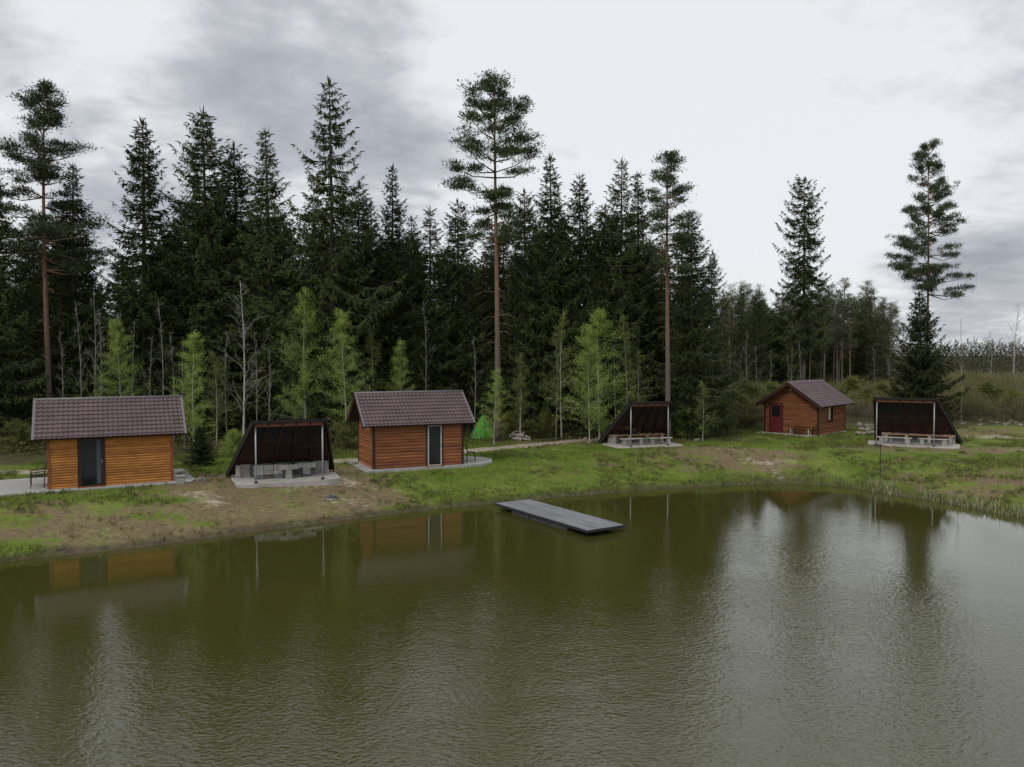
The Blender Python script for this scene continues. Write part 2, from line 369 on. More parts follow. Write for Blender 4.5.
def ground_mat():
    mt = bpy.data.materials.new('ground_soil_and_turf'); mt.use_nodes = True; t = mt.node_tree; L = t.links.new
    b = t.nodes['Principled BSDF']; b.inputs['Roughness'].default_value = .95; b.inputs['Specular IOR Level'].default_value = .15
    at = t.nodes.new('ShaderNodeAttribute'); at.attribute_name = 'cover'; sp = t.nodes.new('ShaderNodeSeparateColor'); L(at.outputs['Color'], sp.inputs[0])
    co = t.nodes.new('ShaderNodeTexCoord')
    def nz(s, d=6, r=.62, st=(1, 1, 1)):
        mp = t.nodes.new('ShaderNodeMapping'); mp.inputs['Scale'].default_value = st; L(co.outputs['Object'], mp.inputs[0])
        n = t.nodes.new('ShaderNodeTexNoise'); n.inputs['Scale'].default_value = s; n.inputs['Detail'].default_value = d; n.inputs['Roughness'].default_value = r
        L(mp.outputs[0], n.inputs['Vector']); return n.outputs[0]
    def mth(op, a, b_=None):
        n = t.nodes.new('ShaderNodeMath'); n.operation = op
        for i, v in enumerate((a, b_)):
            if v is None: continue
            if isinstance(v, (int, float)): n.inputs[i].default_value = v
            else: L(v, n.inputs[i])
        return n.outputs[0]
    def mr(v, a, b_):
        n = t.nodes.new('ShaderNodeMapRange'); n.interpolation_type = 'SMOOTHSTEP'; n.inputs[1].default_value = a; n.inputs[2].default_value = b_; L(v, n.inputs[0]); return n.outputs[0]
    def ramp(v, c1, c2, p=(.35, .65)):
        n = t.nodes.new('ShaderNodeValToRGB'); n.color_ramp.elements[0].color = (*c1, 1); n.color_ramp.elements[1].color = (*c2, 1)
        n.color_ramp.elements[0].position = p[0]; n.color_ramp.elements[1].position = p[1]; L(v, n.inputs[0]); return n.outputs[0]
    def mix(f, a, b_):
        n = t.nodes.new('ShaderNodeMix'); n.data_type = 'RGBA'; L(f, n.inputs[0]); L(a, n.inputs[6]); L(b_, n.inputs[7]); return n.outputs[2]
    n1 = nz(.9); n2 = nz(5, 8, .7); n3 = nz(.35)
    grass = mix(mr(n3, .35, .65), ramp(n2, (.045, .084, .008), (.125, .170, .018)), ramp(n1, (.082, .108, .015), (.145, .170, .036)))
    dirt = mix(mr(n1, .35, .65), ramp(n2, (.095, .068, .038), (.180, .132, .080)), ramp(n2, (.100, .092, .034), (.205, .172, .086)))
    sand = ramp(n2, (.23, .185, .135), (.38, .33, .26))
    lit = ramp(n1, (.035, .030, .016), (.085, .080, .030))
    gm = mr(mth('ADD', sp.outputs[0], mth('ADD', mth('MULTIPLY', mth('SUBTRACT', n1, .5), 2.3), mth('MULTIPLY', mth('SUBTRACT', n2, .5), 1.5))), .34, .62)
    c = mix(gm, dirt, grass)
    sm = mr(mth('ADD', sp.outputs[1], mth('ADD', mth('MULTIPLY', mth('SUBTRACT', n2, .5), 1.5), mth('MULTIPLY', mth('SUBTRACT', n1, .5), 1.3))), .36, .95)
    c = mix(sm, c, sand)
    lm = mr(mth('ADD', sp.outputs[2], mth('MULTIPLY', mth('SUBTRACT', n1, .5), .9)), .3, .7)
    lm = mth('MULTIPLY', lm, mth('SUBTRACT', 1.0, sm))
    c = mix(lm, c, lit)
    mud = ramp(n2, (.045, .036, .022), (.085, .070, .042)); c = mix(mth('MULTIPLY', at.outputs['Alpha'], .85), c, mud)
    L(c, b.inputs['Base Color'])
    bp = t.nodes.new('ShaderNodeBump'); bp.inputs['Strength'].default_value = .9; bp.inputs['Distance'].default_value = .05; L(nz(9, 8, .7), bp.inputs['Height']); L(bp.outputs[0], b.inputs['Normal'])
    return mt
me = np_mesh('ground', np.stack([gx, gy, gh], 1), quads, 4, ground_mat(), True)
ca = me.color_attributes.new('cover', 'FLOAT_COLOR', 'POINT')
ca.data.foreach_set('color', np.stack([mg, ms_, ml, sstep(.55, .12, gd+(fbm(gx*1.7, gy*1.7, 52)-.5)*.5)], 1).astype(np.float32).ravel())
tag(obj('ground', me), kind='structure')

# pond water
def water_mat():
    mt = bpy.data.materials.new('pond_water'); mt.use_nodes = True; t = mt.node_tree; L = t.links.new
    b = t.nodes['Principled BSDF']; b.inputs['Roughness'].default_value = .015; b.inputs['IOR'].default_value = 1.6; b.inputs['Specular IOR Level'].default_value = .5
    co = t.nodes.new('ShaderNodeTexCoord')
    def nz(s, d=3, r=.5, st=(1, 1, 1), rz=0, dist=0):
        mp = t.nodes.new('ShaderNodeMapping'); mp.inputs['Scale'].default_value = st; mp.inputs['Rotation'].default_value = (0, 0, rz); L(co.outputs['Object'], mp.inputs[0])
        n = t.nodes.new('ShaderNodeTexNoise'); n.inputs['Scale'].default_value = s; n.inputs['Detail'].default_value = d; n.inputs['Roughness'].default_value = r; n.inputs['Distortion'].default_value = dist
        L(mp.outputs[0], n.inputs['Vector']); return n.outputs[0]
    r = t.nodes.new('ShaderNodeValToRGB'); L(nz(.12, 3), r.inputs[0])
    r.color_ramp.elements[0].color = (.036, .037, .008, 1); r.color_ramp.elements[1].color = (.046, .046, .011, 1); L(r.outputs[0], b.inputs['Base Color'])
    def mth(op, a, b_):
        n = t.nodes.new('ShaderNodeMath'); n.operation = op
        for i, v in enumerate((a, b_)):
            if isinstance(v, (int, float)): n.inputs[i].default_value = v
            else: L(v, n.inputs[i])
        return n.outputs[0]
    w1 = nz(7.0, 2, .5, (1, 1.7, 1), R(38), .5); w2 = nz(9.5, 2, .5, (1, 1.7, 1), R(-38), .4); w3 = nz(1.3, 2, .5, (1, 1.5, 1), R(-20))
    h = mth('ADD', mth('ADD', mth('MULTIPLY', w1, 1.0), mth('MULTIPLY', w2, .45)), mth('MULTIPLY', w3, .9))
    # wind is stronger away from the sheltered far shore
    s = t.nodes.new('ShaderNodeSeparateXYZ'); L(co.outputs['Object'], s.inputs[0])
    mr = t.nodes.new('ShaderNodeMapRange'); fa = t.nodes.new('ShaderNodeAttribute'); fa.attribute_name = 'fetch'; mr.interpolation_type = 'SMOOTHSTEP'; mr.inputs[1].default_value = 3.0; mr.inputs[2].default_value = 23; mr.inputs[3].default_value = .04; mr.inputs[4].default_value = 1.0; L(fa.outputs['Fac'], mr.inputs[0])
    gust = t.nodes.new('ShaderNodeMapRange'); gust.inputs[1].default_value = .35; gust.inputs[2].default_value = .65; gust.inputs[3].default_value = .5; gust.inputs[4].default_value = 1.25; L(nz(.16, 3, .5, (1, 1, 1), 0, .5), gust.inputs[0])
    h = mth('MULTIPLY', h, mth('MULTIPLY', mr.outputs[0], gust.outputs[0]))
    bp = t.nodes.new('ShaderNodeBump'); bp.inputs['Strength'].default_value = 1; bp.inputs['Distance'].default_value = .0175; L(h, bp.inputs['Height']); L(bp.outputs[0], b.inputs['Normal'])
    return mt
wx = np.arange(-34, 30, .5); wy_ = np.arange(-27, 43, .5); WX, WY = np.meshgrid(wx, wy_); wd = sdist(WX.ravel(), WY.ravel())
wi = np.arange(WX.size).reshape(WX.shape); wq = np.stack([wi[:-1, :-1], wi[:-1, 1:], wi[1:, 1:], wi[1:, :-1]], -1).reshape(-1, 4)
wq = wq[(wd[wq].min(1) < .05)]; used, inv = np.unique(wq, return_inverse=True)
me = np_mesh('pond_water', np.stack([WX.ravel()[used], WY.ravel()[used], np.zeros(len(used))], 1), inv.reshape(-1, 4), 4, water_mat(), True)
far_shore = [tuple(p) for p in shore[:27]]
at_ = me.attributes.new('fetch', 'FLOAT', 'POINT'); at_.data.foreach_set('value', seg_dist(WX.ravel()[used], WY.ravel()[used], far_shore).astype(np.float32))
tag(obj('pond_water', me), kind='structure')

# ------------------------------------------------------------------ tree meshes
def blades(Pb, D, l, w, roll=None, rng=None):
    """kite quads; Pb,D (n,3), l,w (n,)"""
    up = rng.normal(size=D.shape); S = np.cross(D, up); S /= np.linalg.norm(S, axis=1, keepdims=True)+1e-9
    a = Pb; b = Pb + D*(l*.45)[:, None] + S*(w/2)[:, None]; c = Pb + D*l[:, None]; d = Pb + D*(l*.45)[:, None] - S*(w/2)[:, None]
    return np.stack([a, b, c, d], 1).reshape(-1, 3)
def soup(name, V, k, mat_): return np_mesh(name, V, np.arange(len(V)).reshape(-1, k), k, mat_)

def trunk_mesh(name, H, r0, rng, mat_, bend=.15, n=8, seg=10, top=.02):
    mb = MB(); ph = rng.random()*6
    pts = [(math.sin(i/seg*3+ph)*bend*(i/seg), math.cos(i/seg*2.3+ph)*bend*(i/seg), -.3+(H+.3)*i/seg) for i in range(seg+1)]
    rad = [r0*(1-.93*(i/seg))*(1.25 if i == 0 else 1)+top*.3 for i in range(seg+1)]
    mb.tube(pts, rad, n); return mb, pts
def interp_pts(pts, z):
    p = np.array(pts); return np.array([np.interp(z, p[:, 2], p[:, 0]), np.interp(z, p[:, 2], p[:, 1]), z])

def make_spruce(seed, H=20., Rm=2.5, cb=.12, spacing=.36, dens=1.0, power=.75, thin_top=0., skip=0.08, drp=1.0):
    rng = np.random.default_rng(seed)
    mb, pts = trunk_mesh('trunk', H, .0095*H+.03, rng, M_sbark, .12)
    out = []; z = cb*H; lobes = rng.random(8)*.5+.72
    while z < H-.15:
        t = (z-cb*H)/(H-cb*H)
        prof = (1-t)**power*(1-thin_top*sstep(.35, .75, t)) * (1 - .35*max(0, .12-t)/.12)
        nb = max(3, int(round((7 if t < .5 else 6)*(.8+.4*rng.random()))))
        a0 = rng.random()*6.28; wh = .75+.5*rng.random()
        for k in range(nb):
            if rng.random() < skip*(2.2 if t < .3 else 1): continue
            az = a0+k*6.283/nb+rng.normal()*.25; L = Rm*prof*(.50+.62*rng.random())*(wh*.55+.5)*lobes[int(az/6.283*8) % 8]+.16
            el = R(-22*drp+62*t**1.3+rng.normal()*6)
            n = max(3, int(L/.088*dens)); s = np.sort(rng.random(n)**.8)*.96+.03
            zo = z+rng.normal()*.09; c = interp_pts(pts, zo)
            dz = L*(math.sin(el)*s - .20*drp*np.sin(s*math.pi)*(1-.6*t) + .16*s**3)
            X = c[0]+np.cos(az)*s*L*math.cos(el); Y = c[1]+np.sin(az)*s*L*math.cos(el); Z = zo+dz
            Pb = np.stack([X, Y, Z], 1)
            for side in (-1, 1):
                ang = az+side*(R(35)+R(30)*rng.random(n)); tl = (np.minimum(.60, .40*L*(1.08-s)+.10))*(.55+.6*rng.random(n))
                down = -.25-.55*(1-t)*rng.random(n)*drp+.25*t
                D = np.stack([np.cos(ang), np.sin(ang), down], 1); D /= np.linalg.norm(D, axis=1, keepdims=True)
                out.append(blades(Pb, D, tl, .050+.075*tl, rng=rng))
                # hanging secondary sprays
                m_ = rng.random(n) < .75
                if m_.any():
                    Pq = Pb[m_]+D[m_]*(tl[m_]*(.35+.4*rng.random(m_.sum())))[:, None]
                    Dd = D[m_]*.45+np.array([0, 0, -.75]); Dd += rng.normal(size=Dd.shape)*.25; Dd /= np.linalg.norm(Dd, axis=1, keepdims=True)
                    out.append(blades(Pq, Dd, tl[m_]*.65+.06, np.full(m_.sum(), .055), rng=rng))
            tip = Pb[-1:]; Dt = np.array([[math.cos(az), math.sin(az), .15]]); out.append(blades(tip, Dt, np.array([.3]), np.array([.09]), rng=rng))
            kk = [Pb[len(Pb)//4], Pb[len(Pb)//2], Pb[(3*len(Pb))//4], Pb[-1]]; up_ = np.array([0, 0, .022+.006*L])
            mb.add([c+up_, c-up_, kk[0]+up_*.7, kk[0]-up_*.7, kk[1]+up_*.5, kk[1]-up_*.5, kk[2]+up_*.3, kk[2]-up_*.3, kk[3]], [(0, 1, 3, 2), (2, 3, 5, 4), (4, 5, 7, 6), (6, 7, 8)])
        z += spacing*(.6+.8*rng.random())*(1-.15*t)
    out.append(blades(np.array([[pts[-1][0], pts[-1][1], H-.4]]*5), np.array([[0, 0, 1.]]*5)+rng.normal(size=(5, 3))*.12, np.full(5, .75), np.full(5, .09), rng=rng))
    # dead snags under the crown
    for i in range(int(22)):
        zz_ = cb*H*rng.random()+.8; az = rng.random()*6.28; L = .3+rng.random()*.9; c = interp_pts(pts, zz_)
        mb.add([c+(0, 0, .02), c-(0, 0, .02), c+(math.cos(az)*L, math.sin(az)*L, -.15*L)], [(0, 1, 2)])
    return mb.mesh('spruce_trunk', M_sbark, True), soup('spruce_crown', np.concatenate(out), 4, M_spruce), float(np.concatenate(out)[:, 2].max())

def make_pine(seed, H=22., Rm=2.8, cb=.5, shape='round', spacing=.55, r0=.24, clump=.55, nneed=34, lean=.0):
    rng = np.random.default_rng(seed)
    mb, pts = trunk_mesh('trunk', H*.97, r0, rng, M_pbark, .22, seg=14, n=10, top=.05)
    out = []; z = cb*H; lobes = rng.random(9)*.45+.75
    while z < H-.1:
        t = (z-cb*H)/(H-cb*H)
        if shape == 'round': prof = (.55+.45*math.sin(min(1, t*1.6)*math.pi/2))*(1-t**2.6)**.8*(1.0 if t > .1 else .9)
        elif shape == 'cone': prof = (1-t)**.60*(1 if t > .08 else .75)
        else: prof = (1-t**2)**.7
        for k in range(rng.integers(3, 5)):
            az = rng.random()*6.283; L = Rm*prof*(.48+.58*rng.random())*lobes[int(az/6.283*9) % 9]+.15; el = R(8+30*t+rng.normal()*9-12*(1-t))
            c = interp_pts(pts, min(z, H*.96)); d = np.array([math.cos(az)*math.cos(el), math.sin(az)*math.cos(el), math.sin(el)])
            e_ = c+d*L+np.array([0, 0, .10*L]); mid = c+d*L*.5-np.array([0, 0, .06*L])
            mb.tube([c, mid, e_], [.045*(1-t)+.02, .03, .012], 4, False)
            ncl = max(1, int(L/.36))
            for q in range(ncl*2):
                s = .42+.62*rng.random()**.8; cc = c+(e_-c)*s+np.array([rng.normal()*.17*L*.6, rng.normal()*.17*L*.6, rng.normal()*.05+.05])
                n = int(nneed*(.7+.6*rng.random())); cr_ = clump*(.5+.6*rng.random())
                off = rng.normal(size=(n, 3))*np.array([.34, .34, .20])*cr_
                D = off/cr_*np.array([1, 1, 1.2])+np.array([0, 0, .45])+rng.normal(size=(n, 3))*.3; D /= np.linalg.norm(D, axis=1, keepdims=True)
                out.append(blades(cc+off, D, .13+.10*rng.random(n), np.full(n, .045), rng=rng))
        z += spacing*(.55+.9*rng.random())
    for i in range(14):
        zz_ = H*(cb-.28*rng.random()); az = rng.random()*6.28; L = .3+rng.random()*1.1; c = interp_pts(pts, zz_)
        mb.tube([c, c+np.array([math.cos(az)*L*.6, math.sin(az)*L*.6, .05*L]), c+np.array([math.cos(az)*L, math.sin(az)*L, -.2*L])], [.03, .02, .006], 3, False)
    return mb.mesh('pine_trunk', M_pbark, True), soup('pine_crown', np.concatenate(out), 4, M_pine), float(np.percentile(np.concatenate(out)[:, 2], 99.9))

def make_birch(seed, H=9., Rm=1.5, cb=.15, leaf=M_birchleaf, nleaf=1.0, r0=.055, bare=False, twigmat=None, white=True, nbr=46, lsize=.085):
    rng = np.random.default_rng(seed)
    mb, pts = trunk_mesh('trunk', H, r0, rng, None, .25, seg=12, n=6)
    tw = MB(); out = []
    for i in range(nbr):
        t = (i+.5)/nbr; z = H*(cb+(1-cb)*t*.97); az = rng.random()*6.283
        prof = (math.sin(min(1, (t+.15)*2.6)*math.pi/2))*(1-t)**.95
        L = Rm*prof*(.6+.55*rng.random())+.18; c = interp_pts(pts, z); el = R(38+rng.normal()*9 + (14 if bare else 0))
        nseg = 5; sp_ = [c]; d = np.array([math.cos(az)*math.cos(el), math.sin(az)*math.cos(el), math.sin(el)])
        for q in range(nseg):
            d = d+rng.normal(size=3)*.10+np.array([0, 0, -.05 if not bare else .02]); d /= np.linalg.norm(d); sp_.append(sp_[-1]+d*L*1.25/nseg)
        tw.tube(sp_, [max(.005, r0*.34*(1-q/(nseg+.5))*(1-t*.5)) for q in range(nseg+1)], 3, False)
        for j in range(4 if not bare else 7):
            k = rng.integers(1, nseg+1); b0 = sp_[k]; dd = d+rng.normal(size=3)*.55; dd /= np.linalg.norm(dd); l2 = L*.45*rng.random()+.15
            tw.tube([b0, b0+dd*l2*.5, b0+dd*l2+np.array([0, 0, -.04])], [.007, .006, .004], 3, False)
            if not bare:
                n = int(11*nleaf); u = rng.random(n)[:, None]; pl = b0+dd*l2*u+rng.normal(size=(n, 3))*.11
                D = rng.normal(size=(n, 3)); D /= np.linalg.norm(D, axis=1, keepdims=True); out.append(blades(pl, D, lsize*(.7+.7*rng.random(n)), np.full(n, lsize*.75), rng=rng))
        if not bare:
            n = int(22*nleaf*(.4+L/Rm)); u = rng.random(n)*nseg; ki = np.minimum(u.astype(int), nseg-1); sp_a = np.array(sp_)
            pl = sp_a[ki]+(sp_a[ki+1]-sp_a[ki])*(u-ki)[:, None]+rng.normal(size=(n, 3))*.10
            D = rng.normal(size=(n, 3)); D /= np.linalg.norm(D, axis=1, keepdims=True); out.append(blades(pl, D, lsize*(.7+.7*rng.random(n)), np.full(n, lsize*.75), rng=rng))
    tm = mb.mesh('birch_trunk', M_wood_white if white else M_graytwig, True)
    bm_ = tw.mesh('birch_branches', twigmat or M_graytwig)
    lm = soup('birch_leaves', np.concatenate(out), 4, leaf) if out else None
    return tm, bm_, lm, H

SPR = [make_spruce(101, Rm=3.3, cb=.08, power=.72, spacing=.30), make_spruce(102, Rm=2.8, cb=.12, power=.75, spacing=.30), make_spruce(103, Rm=3.7, cb=.06, power=.62, spacing=.30),
       make_spruce(104, Rm=3.2, cb=.12, skip=.16, spacing=.36, power=.66), make_spruce(105, Rm=2.8, cb=.14, power=.55, skip=.12, spacing=.34)]
SPR_tall = make_spruce(110, H=20, Rm=4.2, cb=.08, power=.66, thin_top=.25, spacing=.42, skip=.12, drp=1.4, dens=1.2)
SPR_ragged = make_spruce(111, H=20, Rm=2.7, cb=.28, power=.34, spacing=.34, skip=.2, drp=1.5, dens=1.2)
SPR_young = make_spruce(112, H=10, Rm=3.0, cb=.02, power=.80, spacing=.25, dens=1.3, skip=.02, drp=.7)
SPR_fill = [make_spruce(121, Rm=3.3, cb=.18, spacing=.38, dens=.9, power=.5), make_spruce(122, Rm=2.8, cb=.28, spacing=.40, dens=.9, power=.5), make_spruce(123, Rm=3.5, cb=.04, spacing=.38, dens=.9, power=.5)]
PIN_big = make_pine(221, H=22, Rm=2.9, cb=.55, shape='round', r0=.18, nneed=64, spacing=.56)
PIN_left = make_pine(225, H=22, Rm=3.0, cb=.48, shape='cone', r0=.17, spacing=.52, nneed=56)
PIN_mid = make_pine(203, H=20, Rm=2.1, cb=.60, shape='cone', r0=.17, spacing=.5, nneed=56)
PIN_right = make_pine(233, H=22, Rm=4.3, cb=.46, shape='cone', r0=.16, spacing=.40, nneed=50, clump=.50)
PIN_far = [make_pine(211, H=15, Rm=2.0, cb=.52, shape='round', r0=.13, spacing=.5, nneed=18, clump=.7), make_pine(212, H=15, Rm=1.7, cb=.60, shape='cone', r0=.12, spacing=.5, nneed=18, clump=.7),
           make_pine(213, H=15, Rm=1.9, cb=.42, shape='flat', r0=.13, spacing=.55, nneed=18, clump=.7)]

def place_tree(spec, name, cat, label, px, topy, d, wide=1.0, group=None, rz=None, basepx=None):
    top = at_d(px, topy, d); x, y = top[0], top[1]; z0 = gz(x, y) if abs(x) < 110 and y < 150 else 1.0
    H = top[2]-z0; s = H/spec[-1]
    t = thing(name, label, cat, (x, y, z0-.05), rz if rz is not None else random.uniform(0, 6.28), group); t.scale = (s*wide, s*wide, s)
    names = {'spruce': ('trunk', 'crown'), 'pine': ('trunk', 'crown')}.get(cat)
    if cat in ('spruce', 'pine'):
        obj('trunk', spec[0], t); obj('crown', spec[1], t)
    else:
        obj('trunk', spec[0], t); obj('branches', spec[1], t)
        if spec[2] is not None: obj('foliage', spec[2], t)
    return t
random.seed(4)
T = [
 ('s', SPR[0], -14, 148, 47.5, 1.1, 'dark spruce cut by the left edge of the picture'),
 ('p', PIN_left, 43, 79, 48, 1.0, 'tall pine with bare orange trunk rising behind the left end of the honey-coloured cabin'),
 ('s', SPR[1], 70, 158, 50, 1.05, 'dark spruce half hidden behind the crown of the leftmost pine'),
 ('s', SPR[0], 141, 114, 50, 1.0, 'pointed dark spruce with open sky on both sides, above the honey-coloured cabin'),
 ('s', SPR[2], 205, 101, 51, .98, 'broad tall dark spruce rising between the honey-coloured cabin and the first shelter'),
 ('s', SPR[4], 236, 139, 53, 1.0, 'narrow spruce squeezed between two broader taller spruces, left of the first shelter'),
 ('s', SPR[1], 268, 124, 50.5, 1.0, 'slender spruce standing directly behind the first shelter, left of the tallest spruce'),
 ('s', SPR_tall, 329, 74, 49.5, .92, 'tallest spruce of the wood, with a thin layered top and long drooping boughs'),
 ('s', SPR[4], 357, 178, 54, 1.0, 'low spruce tucked against the right side of the tallest spruce'),
 ('s', SPR[1], 391, 160, 52, .85, 'narrow sharp-topped spruce behind the left end of the second cabin'),
 ('s', SPR[3], 372, 196, 56, .9, 'short ragged spruce between the tallest spruce and the sharp-topped one'),
 ('s', SPR[3], 431, 202, 54, 1.0, 'ragged open spruce behind the roof of the second cabin'),
 ('s', SPR[4], 459, 196, 55, 1.05, 'ragged spruce just left of the big lone pine by the green tent'),
 ('p', PIN_big, 497, 75, 49.5, 1.0, 'big pine with a long bare trunk and rounded layered crown above the green tent'),
 ('s', SPR[4], 526, 186, 56, 1.0, 'low spruce whose top shows right of the big pine crown'),
 ('s', SPR[1], 552, 150, 54, .95, 'first pointed spruce to the right of the big pine, above the floating dock'),
 ('s', SPR[0], 579, 170, 55, .9, 'spruce with a short even point behind the bright green birch'),
 ('s', SPR[3], 620, 154, 54, .95, 'ragged-topped spruce just left of the orange-trunked pine behind the shelter'),
 ('s', SPR[1], 640, 167, 56, .95, 'spruce squeezed between the ragged-topped spruce and the orange-trunked pine'),
 ('p', PIN_mid, 670, 149, 49, 1.0, 'pine with orange trunk right behind the shelter with benches beside the birches'),
 ('s', SPR[0], 693, 206, 51, .95, 'dense spruce leaning over the right side of the orange-trunked pine behind the shelter'),
 ('s', SPR[2], 712, 246, 53, .75, 'last spruce at the right end of the tall forest wall'),
 ('s', SPR_ragged, 806, 174, 74, .80, 'tall ragged spruce towering over the low pine wood behind the small red-brown cabin'),
 ('p', PIN_right, 930, 141, 62, .68, 'lone tall conical pine with bare lower trunk above the right-hand shelter'),
 ('s', SPR_young, 921, 288, 58, .84, 'bushy young spruce with boughs to the ground behind the right-hand shelter'),
 ('s', SPR[4], 196, 415, 40, 3.0, 'x'),
]
T.pop()
for k, spec, px, ty, d, w, lab in T:
    place_tree(spec, 'spruce_tree' if k == 's' else 'pine_tree', 'spruce' if k == 's' else 'pine', lab, px, ty, d, w*(1.2 if k == 's' else 1.12))
# small dark spruce on the ground between the first cabin and the first shelter
place_tree(SPR_young, 'small_spruce', 'spruce', 'small dark spruce bush between the honey-coloured cabin and the first shelter', 199, 424, 38.5, 1.7)

# spruces of the solid forest wall
top_profile_x = [-200, 0, 60, 100, 130, 180, 300, 330, 400, 440, 500, 560, 640, 690, 715]
top_profile_y = [190, 225, 205, 285, 235, 190, 195, 200, 205, 215, 215, 205, 200, 225, 262]
rr = np.random.default_rng(9)
zones = [(35, 'near the leftmost pine'), (190, 'behind the honey-orange cabin'), (345, 'behind the first shelter'), (485, 'behind the middle cabin'), (610, 'between the big pine and the brightest birch'), (2000, 'behind the shelter beside the birch stems')]
def filler(n, d0, d1, px0, px1, dy0, dy1, how):
    for i in range(n):
        px = px0+(px1-px0)*(i+rr.random())/n; d = d0+(d1-d0)*rr.random()
        ty = np.interp(px, top_profile_x, top_profile_y)+dy0+(dy1-dy0)*rr.random()
        spec = SPR_fill[rr.integers(3)]; zn = next(z for lim, z in zones if px < lim)
        place_tree(spec, 'spruce_tree', 'spruce', '%s spruce of the forest, %s' % (how, zn), px, ty, d, .95+.45*rr.random(), 'spruces of the dark forest wall')
filler(38, 53, 58, -110, 706, -8, 48, 'dark front-row')
filler(42, 59, 67, -110, 700, 0, 60, 'dark second-row')
filler(38, 68, 80, -110, 695, 20, 80, 'dim back-row')
filler(16, 51.5, 56, 0, 700, 90, 160, 'shorter')
for i in range(12):   # continuing beyond the left edge
    place_tree(SPR_fill[i % 3], 'spruce_tree', 'spruce', 'dark spruce in the solid wall of forest behind the cabins', -330+i*22, 170+rr.random()*60, 44+rr.random()*14, 1.1, 'spruces of the dark forest wall')
# low pine wood at the right
for i in range(62):
    px = 722+172*(i+rr.random())/62; d = 88+30*rr.random(); ty = np.interp(px, [715, 740, 800, 850, 885, 900], [285, 278, 290, 275, 290, 318])+rr.random()*22
    if rr.random() < .55: place_tree(PIN_far[rr.integers(3)], 'pine_tree', 'pine', 'slim pine in the low wood behind the small red-brown cabin', px, ty, d, 1.0, 'pines of the low wood')
    else: place_tree(SPR_fill[rr.integers(2)], 'spruce_tree', 'spruce', 'slim spruce in the low wood behind the small red-brown cabin', px, ty+4, d, .85, 'spruces of the low wood')
for i in range(26):
    px = 716+165*(i+rr.random())/26
    place_tree(SPR_fill[[0, 2][i % 2]], 'spruce_tree', 'spruce', 'short dark spruce filling the low wood behind the small red-brown cabin', px, 292+rr.random()*34, 92+30*rr.random(), 1.25, 'short spruces of the low wood')
for px, ty in ((893, 300), (903, 322), (884, 296), (868, 280)):
    place_tree(PIN_far[rr.integers(3)], 'pine_tree', 'pine', 'slim pine in the low wood behind the small red-brown cabin', px, ty, 100, .85, 'pines of the low wood')

# birches
BG = [make_birch(301, H=9, Rm=2.3, cb=.08, nleaf=2.5, nbr=84, lsize=.062), make_birch(302, H=9, Rm=2.0, cb=.10, nleaf=2.3, nbr=76, lsize=.062), make_birch(303, H=9, Rm=2.4, cb=.06, nleaf=2.7, nbr=88, lsize=.062)]
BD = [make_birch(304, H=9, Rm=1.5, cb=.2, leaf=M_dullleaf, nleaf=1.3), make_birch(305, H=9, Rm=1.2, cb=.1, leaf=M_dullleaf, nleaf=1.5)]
BB = [make_birch(311, H=9, Rm=1.9, cb=.22, bare=True, nbr=30, r0=.052), make_birch(312, H=9, Rm=1.0, cb=.3, bare=True, nbr=18, r0=.042, white=False), make_birch(313, H=9, Rm=.8, cb=.4, bare=True, nbr=14, r0=.036, white=False)]
for spec, px, ty, d, w, lab in [
 (BG[0], 305, 288, 47, 1.0, 'light green birch directly behind the first shelter'),
 (BG[1], 345, 308, 46, 1.0, 'light green birch between the first shelter and the second cabin'),
 (BG[2], 600, 308, 48.5, 1.25, 'brightest green birch left of the shelter with benches, its white stem showing'),
 (BG[1], 590, 330, 48.2, .9, 'slim birch stem growing beside the brightest green birch'),
 (BG[2], 118, 318, 46, .95, 'yellow-green young birch standing behind the honey-coloured cabin roof'),
 (BG[1], 193, 330, 44, 1.1, 'yellow-green young birch at the right end of the honey-coloured cabin'),
 (BG[1], 494, 368, 47, 1.2, 'small light green birch beside the green tent'),
 (BG[1], 401, 338, 49, .9, 'light green birch top rising just behind the second cabin roof')]:
    place_tree(spec, 'birch_tree', 'birch', lab, px, ty, d, w)
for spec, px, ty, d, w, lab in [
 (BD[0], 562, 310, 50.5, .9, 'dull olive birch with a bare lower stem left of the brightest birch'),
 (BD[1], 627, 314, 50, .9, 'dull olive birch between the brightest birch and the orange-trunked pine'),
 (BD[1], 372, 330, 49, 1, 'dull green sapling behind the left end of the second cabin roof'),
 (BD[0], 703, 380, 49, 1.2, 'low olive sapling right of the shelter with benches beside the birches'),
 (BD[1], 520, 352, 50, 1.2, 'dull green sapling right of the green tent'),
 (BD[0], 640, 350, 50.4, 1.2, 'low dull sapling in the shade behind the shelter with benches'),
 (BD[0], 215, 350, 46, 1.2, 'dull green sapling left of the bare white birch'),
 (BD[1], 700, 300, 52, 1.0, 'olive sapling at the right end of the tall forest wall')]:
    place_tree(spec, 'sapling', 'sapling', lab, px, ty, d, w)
place_tree(BB[0], 'bare_birch', 'birch', 'leafless white birch with forked branches left of the first shelter', 241, 280, 43, 1.15, rz=.8)
place_tree(BB[0], 'bare_birch', 'birch', 'leafless far birch with a pale fan crown at the right edge', 1016, 303, 130, 1.05, rz=2)
place_tree(BB[1], 'bare_birch', 'birch', 'small leafless far birch left of the pale one at the right edge', 991, 329, 130, 1.3, rz=2)
place_tree(BB[2], 'bare_birch', 'birch', 'single thin yellowish stem in the brush right of the right-hand shelter', 963, 318, 61, .8, rz=1)
